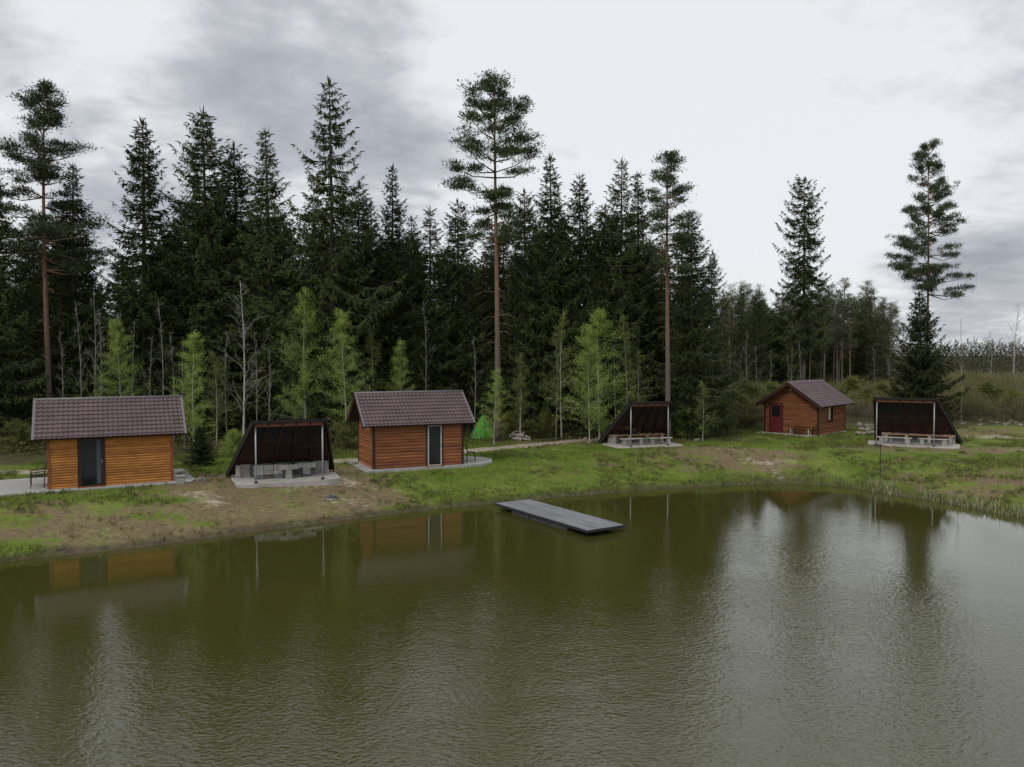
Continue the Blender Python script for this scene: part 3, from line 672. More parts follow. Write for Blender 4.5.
for px, ty, d in [(78, 300, 47), (92, 290, 47.5), (98, 310, 46.5), (131, 320, 46), (160, 300, 47), (150, 335, 46), (172, 330, 47), (60, 330, 46.5), (183, 345, 45), (226, 330, 46), (255, 330, 46),
                  (474, 335, 50), (520, 360, 50), (556, 345, 50), (424, 300, 51), (713, 350, 52), (724, 330, 60), (735, 345, 62), (742, 350, 63), (756, 345, 64), (770, 350, 66), (788, 355, 66), (800, 340, 70),
                  (690, 360, 50.5), (616, 330, 50), (268, 350, 45.5), (840, 340, 80), (875, 345, 80), (890, 335, 85), (822, 350, 75), (731, 340, 70), (748, 330, 72)]:
    place_tree(BB[1+(int(px) % 2)], 'bare_birch', 'birch', 'thin leafless pale stem at the wood edge, ' + ('behind the honey-orange cabin' if px < 190 else 'near the first shelter' if px < 300 else 'right of the middle cabin' if px < 600 else 'behind the shelter beside the birches' if px < 720 else 'left of the far right cabin' if px < 765 else 'behind the far right cabin'), px, ty, d, .9, 'thin leafless stems along the wood edge', rz=px)

# bushes coming into leaf
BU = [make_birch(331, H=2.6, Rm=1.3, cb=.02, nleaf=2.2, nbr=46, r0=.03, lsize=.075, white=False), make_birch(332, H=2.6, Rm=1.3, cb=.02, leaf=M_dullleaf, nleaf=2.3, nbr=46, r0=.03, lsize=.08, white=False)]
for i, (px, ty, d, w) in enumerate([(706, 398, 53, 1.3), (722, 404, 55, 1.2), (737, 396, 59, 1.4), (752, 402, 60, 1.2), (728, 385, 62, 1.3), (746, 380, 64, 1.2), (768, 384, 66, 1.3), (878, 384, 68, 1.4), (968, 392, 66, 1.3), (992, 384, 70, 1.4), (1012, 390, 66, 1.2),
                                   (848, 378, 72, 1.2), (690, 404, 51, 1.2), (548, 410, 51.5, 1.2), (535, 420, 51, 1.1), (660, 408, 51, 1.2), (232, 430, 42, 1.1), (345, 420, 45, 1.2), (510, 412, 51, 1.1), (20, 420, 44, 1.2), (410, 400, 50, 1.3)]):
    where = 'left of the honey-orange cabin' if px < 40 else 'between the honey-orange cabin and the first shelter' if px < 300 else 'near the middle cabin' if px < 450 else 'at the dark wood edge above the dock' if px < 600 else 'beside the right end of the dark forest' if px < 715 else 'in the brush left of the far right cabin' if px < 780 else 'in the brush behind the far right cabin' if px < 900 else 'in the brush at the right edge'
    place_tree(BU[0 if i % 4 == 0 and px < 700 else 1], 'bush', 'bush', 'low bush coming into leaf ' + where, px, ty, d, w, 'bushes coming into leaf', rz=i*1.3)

# ------------------------------------------------------------------ undergrowth, thicket, distant wood (stuff)
def cards_at(P3, n_each, spread, lo, hi, rng, up=.3):
    n = len(P3)*n_each; c = np.repeat(P3, n_each, 0)+rng.normal(size=(n, 3))*np.array(spread); D = rng.normal(size=(n, 3)); D[:, 2] = np.abs(D[:, 2])+up
    D /= np.linalg.norm(D, axis=1, keepdims=True); l = lo+(hi-lo)*rng.random(n); return blades(c, D, l, l*.45, rng=rng)
rg = np.random.default_rng(21)
def edge_y(x): return np.interp(x, [-60, -20, -8, 0, 8, 14, 20, 30, 45, 80], [41.5, 42, 45.5, 50.5, 50.5, 51.5, 60.5, 62, 61, 62])
n = 2600; ux = rg.uniform(-45, 16, n); uy = edge_y(ux)+rg.random(n)**1.4*14
hh = .15+1.0*fbm(ux*.35, uy*.35, 60)**2.2*rg.random(n)*3
P3 = np.stack([ux, uy, 1.0+hh*rg.random(n)], 1)
V = cards_at(P3, 14, (.3, .3, .16), .07, .2, rg)
tag(obj('undergrowth', soup('undergrowth', V, 4, M_under)), 'low brown and green undergrowth along the foot of the dark forest', 'undergrowth', kind='stuff')
# bare willow thicket
def thicket(n, x0, x1, depth, hmin, hmax, seed, budn):
    g = np.random.default_rng(seed); x = g.uniform(x0, x1, n); y = edge_y(x)+g.random(n)**1.2*depth + .8
    big = .6*fbm(x*.16, y*.16, seed+3)+.4*fbm(x*.6, y*.6, seed+4); h = hmin+(hmax-hmin)*np.clip((big-.25)*1.7, 0, 1)*(.6+.5*g.random(n))
    P0 = np.stack([x, y, np.full(n, .95)], 1); D = g.normal(size=(n, 3))*.16; D[:, 2] = 1; D /= np.linalg.norm(D, axis=1, keepdims=True)
    st = [blades(P0, D, h, np.full(n, .030), rng=g)]
    bt = []
    for q in range(5):
        s = .3+.6*g.random(n); Pb = P0+D*(h*s)[:, None]; D2 = D+g.normal(size=(n, 3))*.33; D2 /= np.linalg.norm(D2, axis=1, keepdims=True)
        l2 = h*(1-s)*.8+.2; st.append(blades(Pb, D2, l2, np.full(n, .020), rng=g))
        if q < budn:
            Pq = Pb+D2*(l2*g.random(n))[:, None]; bt.append(cards_at(Pq[big > .42], 5, (.14, .14, .16), .05, .12, g))
    return np.concatenate(st), np.concatenate(bt)
a, b = thicket(28000, 11, 125, 60, .9, 4.4, 77, 5)
tag(obj('willow_thicket', soup('willow_thicket', a, 4, M_twig)), 'brown leafless brush filling the field behind the small cabin and the right-hand shelter', 'brush', kind='stuff')
tag(obj('willow_buds', soup('willow_buds', b, 4, M_willow)), 'olive haze of fresh buds over the brown brush', 'buds', kind='stuff')
# distant wood
g = np.random.default_rng(5); V = []
n = 4200; x = g.uniform(-150, 420, n); y = 190+g.random(n)*150; H = 4.2+3.0*g.random(n)**2+ 6.5*fbm(x*.035, y*.035, 3)**1.5+(y-190)*.014
for i in range(40):
    t = (i+.5)/40; r_ = 2.0*(1-t)**.6+.1
    P3 = np.stack([x+g.normal(size=n)*r_*.6, y+g.normal(size=n)*r_*.5, 1+H*(.02+.98*t)], 1); D = g.normal(size=(n, 3))*.6; D[:, 2] = np.abs(D[:, 2])+.5; D /= np.linalg.norm(D, axis=1, keepdims=True)
    V.append(blades(P3, D, .45+.6*g.random(n), np.full(n, .22), rng=g))
tag(obj('distant_wood', soup('distant_wood', np.concatenate(V), 4, M_fardark)), 'low distant belt of woodland on the horizon at the right', 'woodland', kind='stuff')

M_grasstuft = mat('olive_grass_tufts', (.060, .085, .014), .8, scale=.9, col2=(.17, .17, .05), transl=.15)
FOOT = [(*local(C1, C1r, -2.9, .1), C1r, 6.15, 2.25), (*local(C2, C2r, .75, 0), C2r, 3.5, 2.1), (*local(G1(290, 482.2), R(23), 0, .9), R(23), 2.3, 1.3), (*local(G1(649.5, 446.8), R(16), 0, .9), R(16), 2.3, 1.4), (*local(G1(904.5, 446), R(-27), .45, .8), R(-27), 2.5, 1.4), (*local(C3, C3r, -.5, 0), C3r, 2.9, 2.15)]
# grass blades
g = np.random.default_rng(8); n = 150000
x = g.uniform(-24, 34, n); y = g.uniform(22, 60, n)
ok = (np.abs(x) < y*.70) & (y < edge_y(x)+1); x = x[ok]; y = y[ok]; d = sdist(x, y)
ok = d > .12; x = x[ok]; y = y[ok]; d = d[ok]; G_, S_, L_ = masks(x, y, d)
pn = fbm(x*.9, y*.9, 91)
ok = (G_ + (pn-.5)*1.3 > .45+.35*g.random(len(x))) & (S_ < .35); x = x[ok]; y = y[ok]; d = d[ok]; n = len(x)
P0 = np.stack([x, y, height(x, y, d)-.01], 1); V = []
for q in range(3):
    D = g.normal(size=(n, 3))*.45; D[:, 2] = 1; D /= np.linalg.norm(D, axis=1, keepdims=True)
    V.append(blades(P0+g.normal(size=(n, 3))*np.array([.05, .05, 0]), D, .04+.09*g.random(n)*(.5+pn[ok]), np.full(n, .02), rng=g))
GRASS = obj('grass', soup('grass', clear_floors(np.concatenate(V)), 4, M_grass)); tag(GRASS, 'short spring grass growing in patches over the pond bank', 'grass', kind='stuff')
g = np.random.default_rng(18); n = 40000; x = g.uniform(-24, 34, n); y = g.uniform(22, 58, n); ok = (np.abs(x) < y*.70) & (y < edge_y(x)+1); x = x[ok]; y = y[ok]; d = sdist(x, y)
ok = (d > .02) & ((d < .55) | (fbm(x*.6, y*.6, 97) > .52)); x = x[ok]; y = y[ok]; d = d[ok]; G_, S_, L_ = masks(x, y, d)
ok = ((G_ > .42) | (g.random(len(x)) < .22)) & (seg_dist(x, y, track_r) > 1); x = x[ok]; y = y[ok]; d = d[ok]; n = len(x); P0 = np.stack([x, y, height(x, y, d)-.01], 1); V = []
for q in range(9):
    D = g.normal(size=(n, 3))*.42; D[:, 2] = 1; D /= np.linalg.norm(D, axis=1, keepdims=True)
    V.append(blades(P0+g.normal(size=(n, 3))*np.array([.05, .05, 0]), D, .08+.16*g.random(n), np.full(n, .022), rng=g))
V = np.concatenate(V)
V = clear_floors(V)
tag(obj('grass_tufts', soup('grass_tufts', V, 4, M_grasstuft)), 'longer olive grass tufts dotting the bank and the water edge', 'grass tufts', kind='stuff')
# reeds along the right shore
def shore_pts(px0, px1, n, g, dlo, dhi):
    a = at_z(px0, np.interp(px0, [p[0] for p in shore_px], [p[1] for p in shore_px]), 0); o = []
    for i in range(n):
        px = g.uniform(px0, px1); py = np.interp(px, [p[0] for p in shore_px], [p[1] for p in shore_px]); q = at_z(px, py, 0); o.append((q[0]+g.normal()*.1, q[1]+g.uniform(dlo, dhi)))
    return np.array(o)
g = np.random.default_rng(31); q = shore_pts(868, 1060, 1100, g, -.3, .8); cl = fbm(q[:, 0]*1.1, q[:, 1]*1.1, 61); q = q[cl > .42]; n = len(q)
z = np.maximum(height(q[:, 0], q[:, 1]), -.25); P0 = np.stack([q[:, 0], q[:, 1], z], 1); D = g.normal(size=(n, 3))*.13; D[:, 2] = 1; D /= np.linalg.norm(D, axis=1, keepdims=True)
tag(obj('dry_reeds', soup('dry_reeds', blades(P0, D, .12+.45*g.random(n)**2.5, np.full(n, .022), rng=g), 4, M_reed)), 'pale dry reed stubble along the right-hand shore', 'reeds', kind='stuff')
q = shore_pts(700, 1060, 2600, g, -.1, 1.0); n = len(q); P0 = np.stack([q[:, 0], q[:, 1], height(q[:, 0], q[:, 1])], 1); D = g.normal(size=(n, 3))*.2; D[:, 2] = 1; D /= np.linalg.norm(D, axis=1, keepdims=True)
tag(obj('green_rushes', soup('green_rushes', blades(P0, D, .1+.28*g.random(n)**1.5, np.full(n, .022), rng=g), 4, M_rush)), 'fresh green rushes among the dry reeds at the water edge', 'rushes', kind='stuff')
# pebbles
def rock_verts(g, c, s):
    v = []
    for k in range(5): a = k*1.2566+g.random()*.4; v.append((c[0]+math.cos(a)*s*(.7+.5*g.random()), c[1]+math.sin(a)*s*(.7+.5*g.random()), c[2]-.2*s))
    for k in range(4): a = k*1.57+g.random()*.5; v.append((c[0]+math.cos(a)*s*.6, c[1]+math.sin(a)*s*.6, c[2]+s*(.3+.3*g.random())))
    return v, [(0,1,6,5),(1,2,7,6),(2,3,8,7),(3,4,8),(4,0,5,8),(5,6,7,8)]
mb = MB(); 
for i in range(900):
    r_ = g.random(); px = g.uniform(0, 1024); 
    x_, y_ = at_z(px, g.uniform(445, 545), 1.0)[:2]; dd = float(sdist(np.array([x_]), np.array([y_]))[0])
    if dd < .1: continue
    v, f = rock_verts(g, (x_, y_, float(height(np.array([x_]), np.array([y_]), np.array([dd]))[0])), .02+.05*g.random()**3); mb.add(v, f)
tag(mb.obj('pebbles', M_stone), 'scattered pebbles and clods on the bare bank', 'pebbles', kind='stuff')

# ------------------------------------------------------------------ cabins
plank_cache = {}
def plank_mesh(L, h, mt, x0cut=0, x1cut=0):
    key = (round(L, 2), round(h, 3), mt.name, round(x0cut, 3), round(x1cut, 3))
    if key in plank_cache: return plank_cache[key]
    prof = [(0, 0.005), (-.018, .014), (-.032, h*.5), (-.018, h-.016), (0, h-.007)]
    mb = MB(); v = []
    for (xx, cut) in ((-L/2, x0cut), (L/2, -x1cut)):
        for (yy, z) in prof: v.append((xx+cut*z/h, yy, z))
    mb.add(v, [(i, i+1, i+6, i+5) for i in range(4)]+[(4, 3, 2, 1, 0), (5, 6, 7, 8, 9)])
    me = mb.mesh('plank', mt); plank_cache[key] = me; return me
def planks(parent, face_x0, face_x1, z0, z1, h, mt, tf, holes=(), gable=None):
    """rows of boards on a wall face; tf(u) -> (x,y) point, rot; holes = [(u0,u1,z0,z1)]; gable=(eave z, peak z, half width, centre)"""
    z = z0
    while z+h*.5 < z1:
        u0, u1 = face_x0, face_x1; c0 = 0
        if gable and z+h > gable[0]:
            k = (gable[1]-z)/(gable[1]-gable[0]); k2 = (gable[1]-z-h)/(gable[1]-gable[0])
            u0 = max(u0, gable[3]-gable[2]*k); u1 = min(u1, gable[3]+gable[2]*k); c0 = gable[2]*(k-max(k2, 0))
            if k <= .04: break
        segs = [(u0, u1)]
        for (a, b_, q0, q1) in holes:
            if z+h*.6 > q0 and z+h*.4 < q1:
                ns = []
                for s0, s1 in segs:
                    if a > s0: ns.append((s0, min(a, s1)))
                    if b_ < s1: ns.append((max(b_, s0), s1))
                segs = [s for s in ns if s[1]-s[0] > .03]
        for s0, s1 in segs:
            L = s1-s0; (x_, y_), rz = tf((s0+s1)/2)
            ok0 = c0 and s1-s0 > 2.1*c0
            obj('plank', plank_mesh(L, h, mt, c0 if ok0 else 0, c0 if ok0 else 0), parent, loc=(x_, y_, z), rot=(0, 0, rz))
        z += h

def roof_sheet(L, S, per=.18, row=.24):
    nu = int(L/per)*6+1; rows = int(math.ceil(S/row)); V = []; Fq = []; nv = 0
    us = np.linspace(-L/2, L/2, nu); wave = .034*(.5+.5*np.cos(us/per*2*np.pi))**1.0
    vs = []
    for r_ in range(rows):
        a = r_*row; b = min(S, a+row); vs += [(a+.002, 0.0), (b-.002, .030)]
    A = []
    for v_, off in vs: A.append(np.stack([us, np.full(nu, v_), wave+off+.02], 1))
    V = np.concatenate(A); nr = len(vs); idx = np.arange(nr*nu).reshape(nr, nu)
    Fq = np.stack([idx[:-1, :-1], idx[:-1, 1:], idx[1:, 1:], idx[1:, :-1]], -1).reshape(-1, 4)
    return np_mesh('roof_sheet', V, Fq[:, ::-1], 4, M_rooft)

def cabin(name, label, loc, rz, L, D, wm, ph, door, windows=(), gable_door=None, wallH=2.25, ridge=3.55, ov=.52, oe=.30, frame=M_trim, corner=M_trim, z0=.0):
    t = thing(name, label, 'cabin', loc, rz)
    hx, hy = L/2, D/2; slope = math.atan2(ridge-wallH, hy); 
    core = MB(); e_ = .0
    core.add([(-hx,-hy,0),(hx,-hy,0),(hx,hy,0),(-hx,hy,0),(-hx,-hy,wallH),(hx,-hy,wallH),(hx,hy,wallH),(-hx,hy,wallH),(-hx,0,ridge-.02),(hx,0,ridge-.02)],
             [(0,3,2,1),(0,1,5,4),(2,3,7,6),(1,2,6,9,5),(3,0,4,8,7),(4,5,9,8),(6,7,8,9)])
    core.obj('wall', wm, t)
    fh = [(door[0], door[1], -.1, door[2])] if door else []
    fh += [(w[0], w[1], w[2], w[3]) for w in windows if w[4] == 'front']
    gh_ = [(gable_door[0], gable_door[1], -.1, gable_door[2])] if gable_door else []
    planks(t, -hx+.07, hx-.07, .02, wallH-.05, ph, wm, lambda u: ((u, -hy), 0), fh)
    planks(t, -hx+.07, hx-.07, .02, wallH-.05, ph, wm, lambda u: ((u, hy), math.pi))
    planks(t, -hy+.07, hy-.07, .02, ridge-.1, ph, wm, lambda u: ((-hx, u), -math.pi/2), [(-b_, -a, q0, q1) for a, b_, q0, q1 in gh_], (wallH, ridge-.05, hy, 0))
    planks(t, -hy+.07, hy-.07, .02, ridge-.1, ph, wm, lambda u: ((hx, u), math.pi/2), (), (wallH, ridge-.05, hy, 0))
    for sx in (-1, 1):
        for sy in (-1, 1):
            MB().box(min(sx*(hx-.075), sx*(hx+.045)), max(sx*(hx-.075), sx*(hx+.045)), min(sy*(hy-.075), sy*(hy+.045)), max(sy*(hy-.075), sy*(hy+.045)), 0, wallH-.07).obj('corner_post', corner, t, bevel=.008)
    # roof
    S = (hy+oe)/math.cos(slope); RL = L+2*ov; me = roof_sheet(RL, S)
    rt = ridge+.05
    for k, a in ((0, 0), (1, math.pi)):
        o = obj('roof_sheet', me, t)
        # v axis runs down the slope toward -y (k=0)
        Mx = Matrix.Translation((0, 0, rt)) @ Matrix.Rotation(a, 4, 'Z') @ Matrix.Rotation(slope, 4, 'X') @ Matrix.Scale(-1, 4, (0, 1, 0))
        o.matrix_local = Mx
        # underlay deck
        u = MB().box(-RL/2+.03, RL/2-.03, -S+.03, -.0, -.055, .012).obj('roof_deck', M_trim, t); u.matrix_local = Matrix.Translation((0, 0, rt)) @ Matrix.Rotation(a, 4, 'Z') @ Matrix.Rotation(slope, 4, 'X')
        for sx in (-1, 1):
            bb = MB().box(min(sx*(RL/2-.0), sx*(RL/2+.03)), max(sx*(RL/2), sx*(RL/2+.03)), -S-.01, .0, -.16, .055).obj('barge_board', M_trim if sx*(1 if k == 0 else -1) < 2 else M_trim, t)
            bb.matrix_local = Matrix.Translation((0, 0, rt)) @ Matrix.Rotation(a, 4, 'Z') @ Matrix.Rotation(slope, 4, 'X')
            fl = MB().box(min(sx*(RL/2-.06), sx*(RL/2+.036)), max(sx*(RL/2-.06), sx*(RL/2+.036)), -S-.012, .0, .057, .068).obj('edge_flashing', M_ridge, t)
            fl.matrix_local = Matrix.Translation((0, 0, rt)) @ Matrix.Rotation(a, 4, 'Z') @ Matrix.Rotation(slope, 4, 'X')
    MB().tube([(-RL/2-.03, 0, rt+.035), (RL/2+.03, 0, rt+.035)], .07, 10).obj('ridge_cap', M_ridge, t, True)
    ze = rt-(hy+oe-.03)*math.tan(slope)
    for sy in (-1, 1):
        MB().box(-hx-.05, hx+.05, min(sy*(hy+.035), sy*(hy+.10)), max(sy*(hy+.035), sy*(hy+.10)), wallH-.22, wallH-.02).obj('fascia', M_beam, t)
    for i in range(7):
        xr = -hx+.2+(L-.4)*i/6
    # door
    if door:
        a, b_, h_ = door[:3]; f = .055
        d_ = MB().box(a, b_, -hy-.012, -hy+.02, .05, h_).obj('door', frame, t)
        MB().box(a, a+f, -hy-.06, -hy-.012, .05, h_).box(b_-f, b_, -hy-.06, -hy-.012, .05, h_).box(a+f, b_-f, -hy-.06, -hy-.012, h_-f, h_).box(a+f, b_-f, -hy-.06, -hy-.012, .05, .05+f).obj('frame', frame, d_)
        MB().box(a+f, b_-f, -hy-.030, -hy-.024, .05+f, h_-f).obj('pane', M_glass, d_)
        MB().tube([(b_-f*.6, -hy-.085, 1.0), (b_-f*.6, -hy-.085, 1.14)], .012, 6).tube([(b_-f*.6, -hy-.058, 1.07), (b_-f*.6, -hy-.087, 1.07)], .008, 5).obj('handle', M_steel, d_)
        if len(door) > 3: MB().box(b_-f-.17, b_-f-.02, -hy-.024-.012, -hy-.0305, .1+f, h_-f-.03).obj('curtain', M_curtain, d_)
        MB().box(a-.09, a-.003, -hy-.045, -hy, .02, h_+.06).box(b_+.003, b_+.09, -hy-.045, -hy, .02, h_+.06).obj('door_trim', M_trim, t)
        MB().box(a-.1, b_+.1, -hy-.25, -hy-.05, -.02, .07).obj('doorstep', M_beam, t)
    for (a, b_, q0, q1, side, blind) in windows:
        f = .05
        w_ = MB().box(a-.05, b_+.05, -hy-.05, -hy, q0-.05, q0).box(a-.05, b_+.05, -hy-.05, -hy, q1, q1+.05).box(a-.05, a, -hy-.05, -hy, q0, q1).box(b_, b_+.05, -hy-.05, -hy, q0, q1).obj('window', M_trim, t)
        MB().box(a, b_, -hy-.02, -hy-.01, q0, q1).obj('pane', M_glass, w_)
        if blind: MB().box(a+.02, a+(b_-a)*.55, -hy-.030, -hy-.022, q0+.02, q1-.02).obj('blind', M_palewood, w_)
        MB().box(a-.08, b_+.08, -hy-.10, -hy-.05, q0-.075, q0-.035).obj('sill', M_trim, w_)
    if gable_door:
        a, b_, h_ = gable_door; X = -hx
        d_ = MB().box(X-.045, X+.02, a, b_, .05, h_).obj('door', M_reddoor, t)
        MB().box(X-.055, X-.047, a+.14, b_-.14, 1.15, h_-.12).obj('pane', M_glass, d_)
        MB().box(X-.075, X-.046, a+.14, b_-.14, .2, .55).box(X-.06, X-.046, a+.14, b_-.14, .62, 1.03).obj('door_panel', M_reddoor, d_)
        MB().tube([(X-.09, b_-.08, 1.02), (X-.09, b_-.20, 1.02)], .013, 6).tube([(X-.045, b_-.08, 1.02), (X-.092, b_-.08, 1.02)], .010, 5).obj('handle', M_steel, d_)
        MB().box(X-.06, X, a-.08, a-.003, .02, h_+.07).box(X-.06, X, b_+.003, b_+.08, .02, h_+.07).box(X-.06, X, a-.003, b_+.003, h_+.003, h_+.07).obj('door_trim', M_trim, t)
        MB().tube([(X-.03, 0, ridge-.42), (X-.14, 0, ridge-.45)], [.05, .075], 10).obj('gable_lamp', M_whiteframe, t)
    return t

cabin('log_cabin', 'honey-orange cabin nearest the left edge with plum tiled roof and dark glass door', C1, C1r, 4.55, 2.9, M_wall1, .105, (-1.17, -.35, 2.05, 'curtain'), wallH=2.25, ridge=3.47, corner=M_beam)
cabin('log_cabin', 'red-brown cabin in the middle of the bank, plum tiled roof and pale-framed glass door', C2, C2r, 4.45, 2.95, M_wall2, .15, (.42, 1.12, 2.02), wallH=2.25, ridge=3.47, frame=M_whiteframe)
cabin('log_cabin', 'small red-brown cabin far right with gable end, dark red door and side window', C3, C3r, L3, D3, M_wall3, .15, None, windows=[(-.75, .02, .95, 1.95, 'front', True)], gable_door=(.62, 1.45, 2.02), wallH=2.2, ridge=3.47, ov=.55, oe=.45)

# slabs
def slab_poly(name, pts, z1, th, mt, label):
    n = len(pts); mb = MB(); mb.add([(p[0], p[1], z1-th) for p in pts]+[(p[0], p[1], z1) for p in pts], [tuple(range(n))[::-1], tuple(range(n, 2*n))]+[(i, (i+1) % n, n+(i+1) % n, n+i) for i in range(n)])
    return tag(mb.obj(name, mt), label, 'paving')
def local(c, rz, x, y): return (c[0]+x*math.cos(rz)-y*math.sin(rz), c[1]+x*math.sin(rz)+y*math.cos(rz))
sp1 = [local(C1, C1r, a, b) for a, b in ((-9, -2.05), (2.9, -2.05), (3.2, -1.3), (3.0, 2.3), (-9, 2.3))]
slab_poly('terrace', sp1, 1.045, .35, M_pave, 'pale grey paved terrace under and left of the honey-orange cabin')
sp2 = [local(C2, C2r, a, b) for a, b in ((-2.75, -1.95), (2.2, -1.85), (3.1, -1.75), (3.9, -1.2), (4.3, -.2), (4.1, .7), (2.6, 2.1), (-2.75, 2.1))]
slab_poly('terrace', sp2, 1.04, .35, M_pave, 'pale paving with a rounded right end around the middle cabin')
sp3 = [local(C3, C3r, a, b) for a, b in ((-3.3, -1.5), (-2.0, -2.0), (2.3, -2.05), (2.3, 2.05), (-3.3, 2.1))]
slab_poly('terrace', sp3, 1.04, .35, M_slab, 'narrow pale paving in front of the far right cabin')

# ------------------------------------------------------------------ lean-to shelters
def shelter(label, posts_px, rz, wpost, benches, ph=2.55, back=2.15, fl=.95, fr=.95):
    """origin midway between the posts; +y runs to the back"""
    c = G1(*posts_px); t = thing('lean_to_shelter', label, 'shelter', (c[0], c[1], 1.0), rz)
    h = wpost/2; zt = ph; A = (-h-.12, -.10, zt+.08); B = (h+.12, -.10, zt+.08); b0 = .12
    def bx(f): return -(h+fl) if f < 0 else (h+fr)
    bL, bR = -(h+fl), h+fr; bw = (bR-bL)/2; bc = (bL+bR)/2
    for sx in (-1, 1):
        p_ = MB().tube([(sx*h, 0, -.05), (sx*h, 0, zt-.12)], .033, 8).obj('post', M_steel, t, True)
        MB().box(sx*h-.07, sx*h+.07, -.07, .07, .0, .10).obj('post_shoe', M_black, p_)
    MB().box(-h-.10, h+.10, -.055, .055, zt-.16, zt-.01).obj('front_beam', M_redbeam, t, bevel=.01)
    # underside boards, running across, each its own piece
    nb = 15; yb = back+.25
    for i in range(nb):
        s0 = i/nb+.004; s1 = (i+1)/nb-.004
        def pt(s, side, off): 
            hw = (h+.12)+(abs(bx(side))-(h+.12))*s; y_ = -.10+(yb+.10)*s; z_ = (zt+.04)+(b0-(zt+.04))*s
            return (side*hw, y_, z_+off)
        mb = MB(); mb.add([pt(s0, -1, 0), pt(s0, 1, 0), pt(s1, 1, 0), pt(s1, -1, 0), pt(s0, -1, .025), pt(s0, 1, .025), pt(s1, 1, .025), pt(s1, -1, .025)],
                   [(0,3,2,1),(4,5,6,7),(0,1,5,4),(1,2,6,5),(2,3,7,6),(3,0,4,7)])
        mb.obj('roof_board', M_shedboard, t)
    nr = 6
    for i in range(nr):
        f = -1+2*i/(nr-1); x0 = f*(h+.04); x1 = bc+f*(bw-.08)
        MB().bar((x0, -.06, zt-.045), (x1, yb-.05, b0-.04), .06, .12).obj('rafter', M_shedboard, t)
    # felt roof above
    mb = MB(); P_ = [(-h-.2, -.16, zt+.085), (h+.2, -.16, zt+.085), (bR+.10, yb+.05, b0-.02), (bL-.10, yb+.05, b0-.02)]
    mb.add([*P_, *[(a, b, z+.05) for a, b, z in P_]], [(0,3,2,1),(4,5,6,7),(0,1,5,4),(1,2,6,5),(2,3,7,6),(3,0,4,7)]); mb.obj('roof_felt', M_tar, t)
    for sx in (-1, 1):
        MB().bar((sx*(h+.16), -.16, zt+.0), (bx(sx)+sx*.06, yb+.02, b0-.08), .05, .22).obj('verge_board', M_tar, t)
    MB().box(-h-.16, h+.16, -.185, -.162, zt+.0, zt+.10).obj('eaves_board', M_tar, t)
    # low block wall along the back
    bwid = .40; nblk = int(2*(bw-.38)/bwid); x0 = bc-nblk*bwid/2; wy = back-.30
    for row in range(3):
        for i in range(nblk):
            x_ = x0+i*bwid+(.0 if row % 2 else 0)
            o = MB().box(x_+.004, x_+bwid-.004, wy, wy+.15, row*.19+.043, row*.19+.19+.037).obj('block', M_block if (i in (0, nblk-1) ) else M_darkblock, t)
    for sx in (-1, 1):
        MB().box(bc+sx*(nblk*bwid/2+.10)-.095, bc+sx*(nblk*bwid/2+.10)+.095, wy-.10, wy+.18, .042, .60).obj('pillar', M_block, t)
    if benches:
        # long seat on the wall: boards
        for k in range(3): MB().box(bL+.35, bR-.35, wy-.36+k*.115, wy-.36+k*.115+.10, .52, .56).obj('seat_board', M_seat, t)
        for fx in (-.93, -.33, .33, .93): MB().box(bc+fx*(bw-.45)-.09, bc+fx*(bw-.45)+.09, wy-.34, wy-.02, .042, .517).obj('seat_support', M_block, t)
    return t
def slab_for(c, rz, w, y0, y1, label, f=0):
    pts = [local(c, rz, a, b) for a, b in ((-w, y0+.1), (-w+.5, y0), (w-.6, y0), (w, y0+.3), (w+.1, y1), (-w-.1, y1))]
    slab_poly('slab', pts, 1.042, .35, M_slab, label)
def bench(label, c, rz, x_, y_, L):
    p = local(c, rz, x_, y_); t = thing('low_bench', label, 'bench', (p[0], p[1], 1.042), rz)
    for sx in (-1, 1): MB().box(sx*(L/2-.22)-.11, sx*(L/2-.22)+.11, -.15, .15, 0, .36).obj('support', M_block, t, bevel=.01)
    for k in range(2): MB().box(-L/2, L/2, -.18+k*.185, -.01+k*.185, .362, .405).obj('seat_board', M_palewood, t)
    return t
S2r = R(23); s2 = G1(290, 482.2)
shelter('dark lean-to shelter with bare concrete blocks inside, between the two nearest cabins', (290, 482.2), S2r, 2.75, False, fl=.98, fr=.85)
slab_for(s2, S2r, 2.15, -.25, 2.0, 'dusty concrete slab under the shelter without benches')
S3r = R(16); s3 = G1(649.5, 446.8)
shelter('dark lean-to shelter with benches, behind the dock next to the white birch stems', (649.5, 446.8), S3r, 2.4, True)
slab_for(s3, S3r, 2.2, -.35, 2.0, 'pale concrete slab under the shelter beside the birch stems')
S4r = R(-27); s4 = G1(904.5, 446.0)
shelter('dark lean-to shelter with benches at the right, in front of the young spruce', (904.5, 446.0), S4r, 3.05, True, ph=2.75, fl=.1, fr=1.5)
slab_for(local(s4, S4r, .45, 0), S4r, 2.4, -.5, 2.0, 'pale concrete slab under the right-hand shelter')
bench('left low bench in the shelter beside the birch stems', s3, S3r, -.75, .75, 1.5)
bench('right low bench in the shelter beside the birch stems', s3, S3r, 1.05, .75, 1.5)
bench('left low bench in the right-hand shelter', s4, S4r, -.55, .65, 1.9)
bench('right low bench in the right-hand shelter', s4, S4r, 1.5, .65, 1.6)
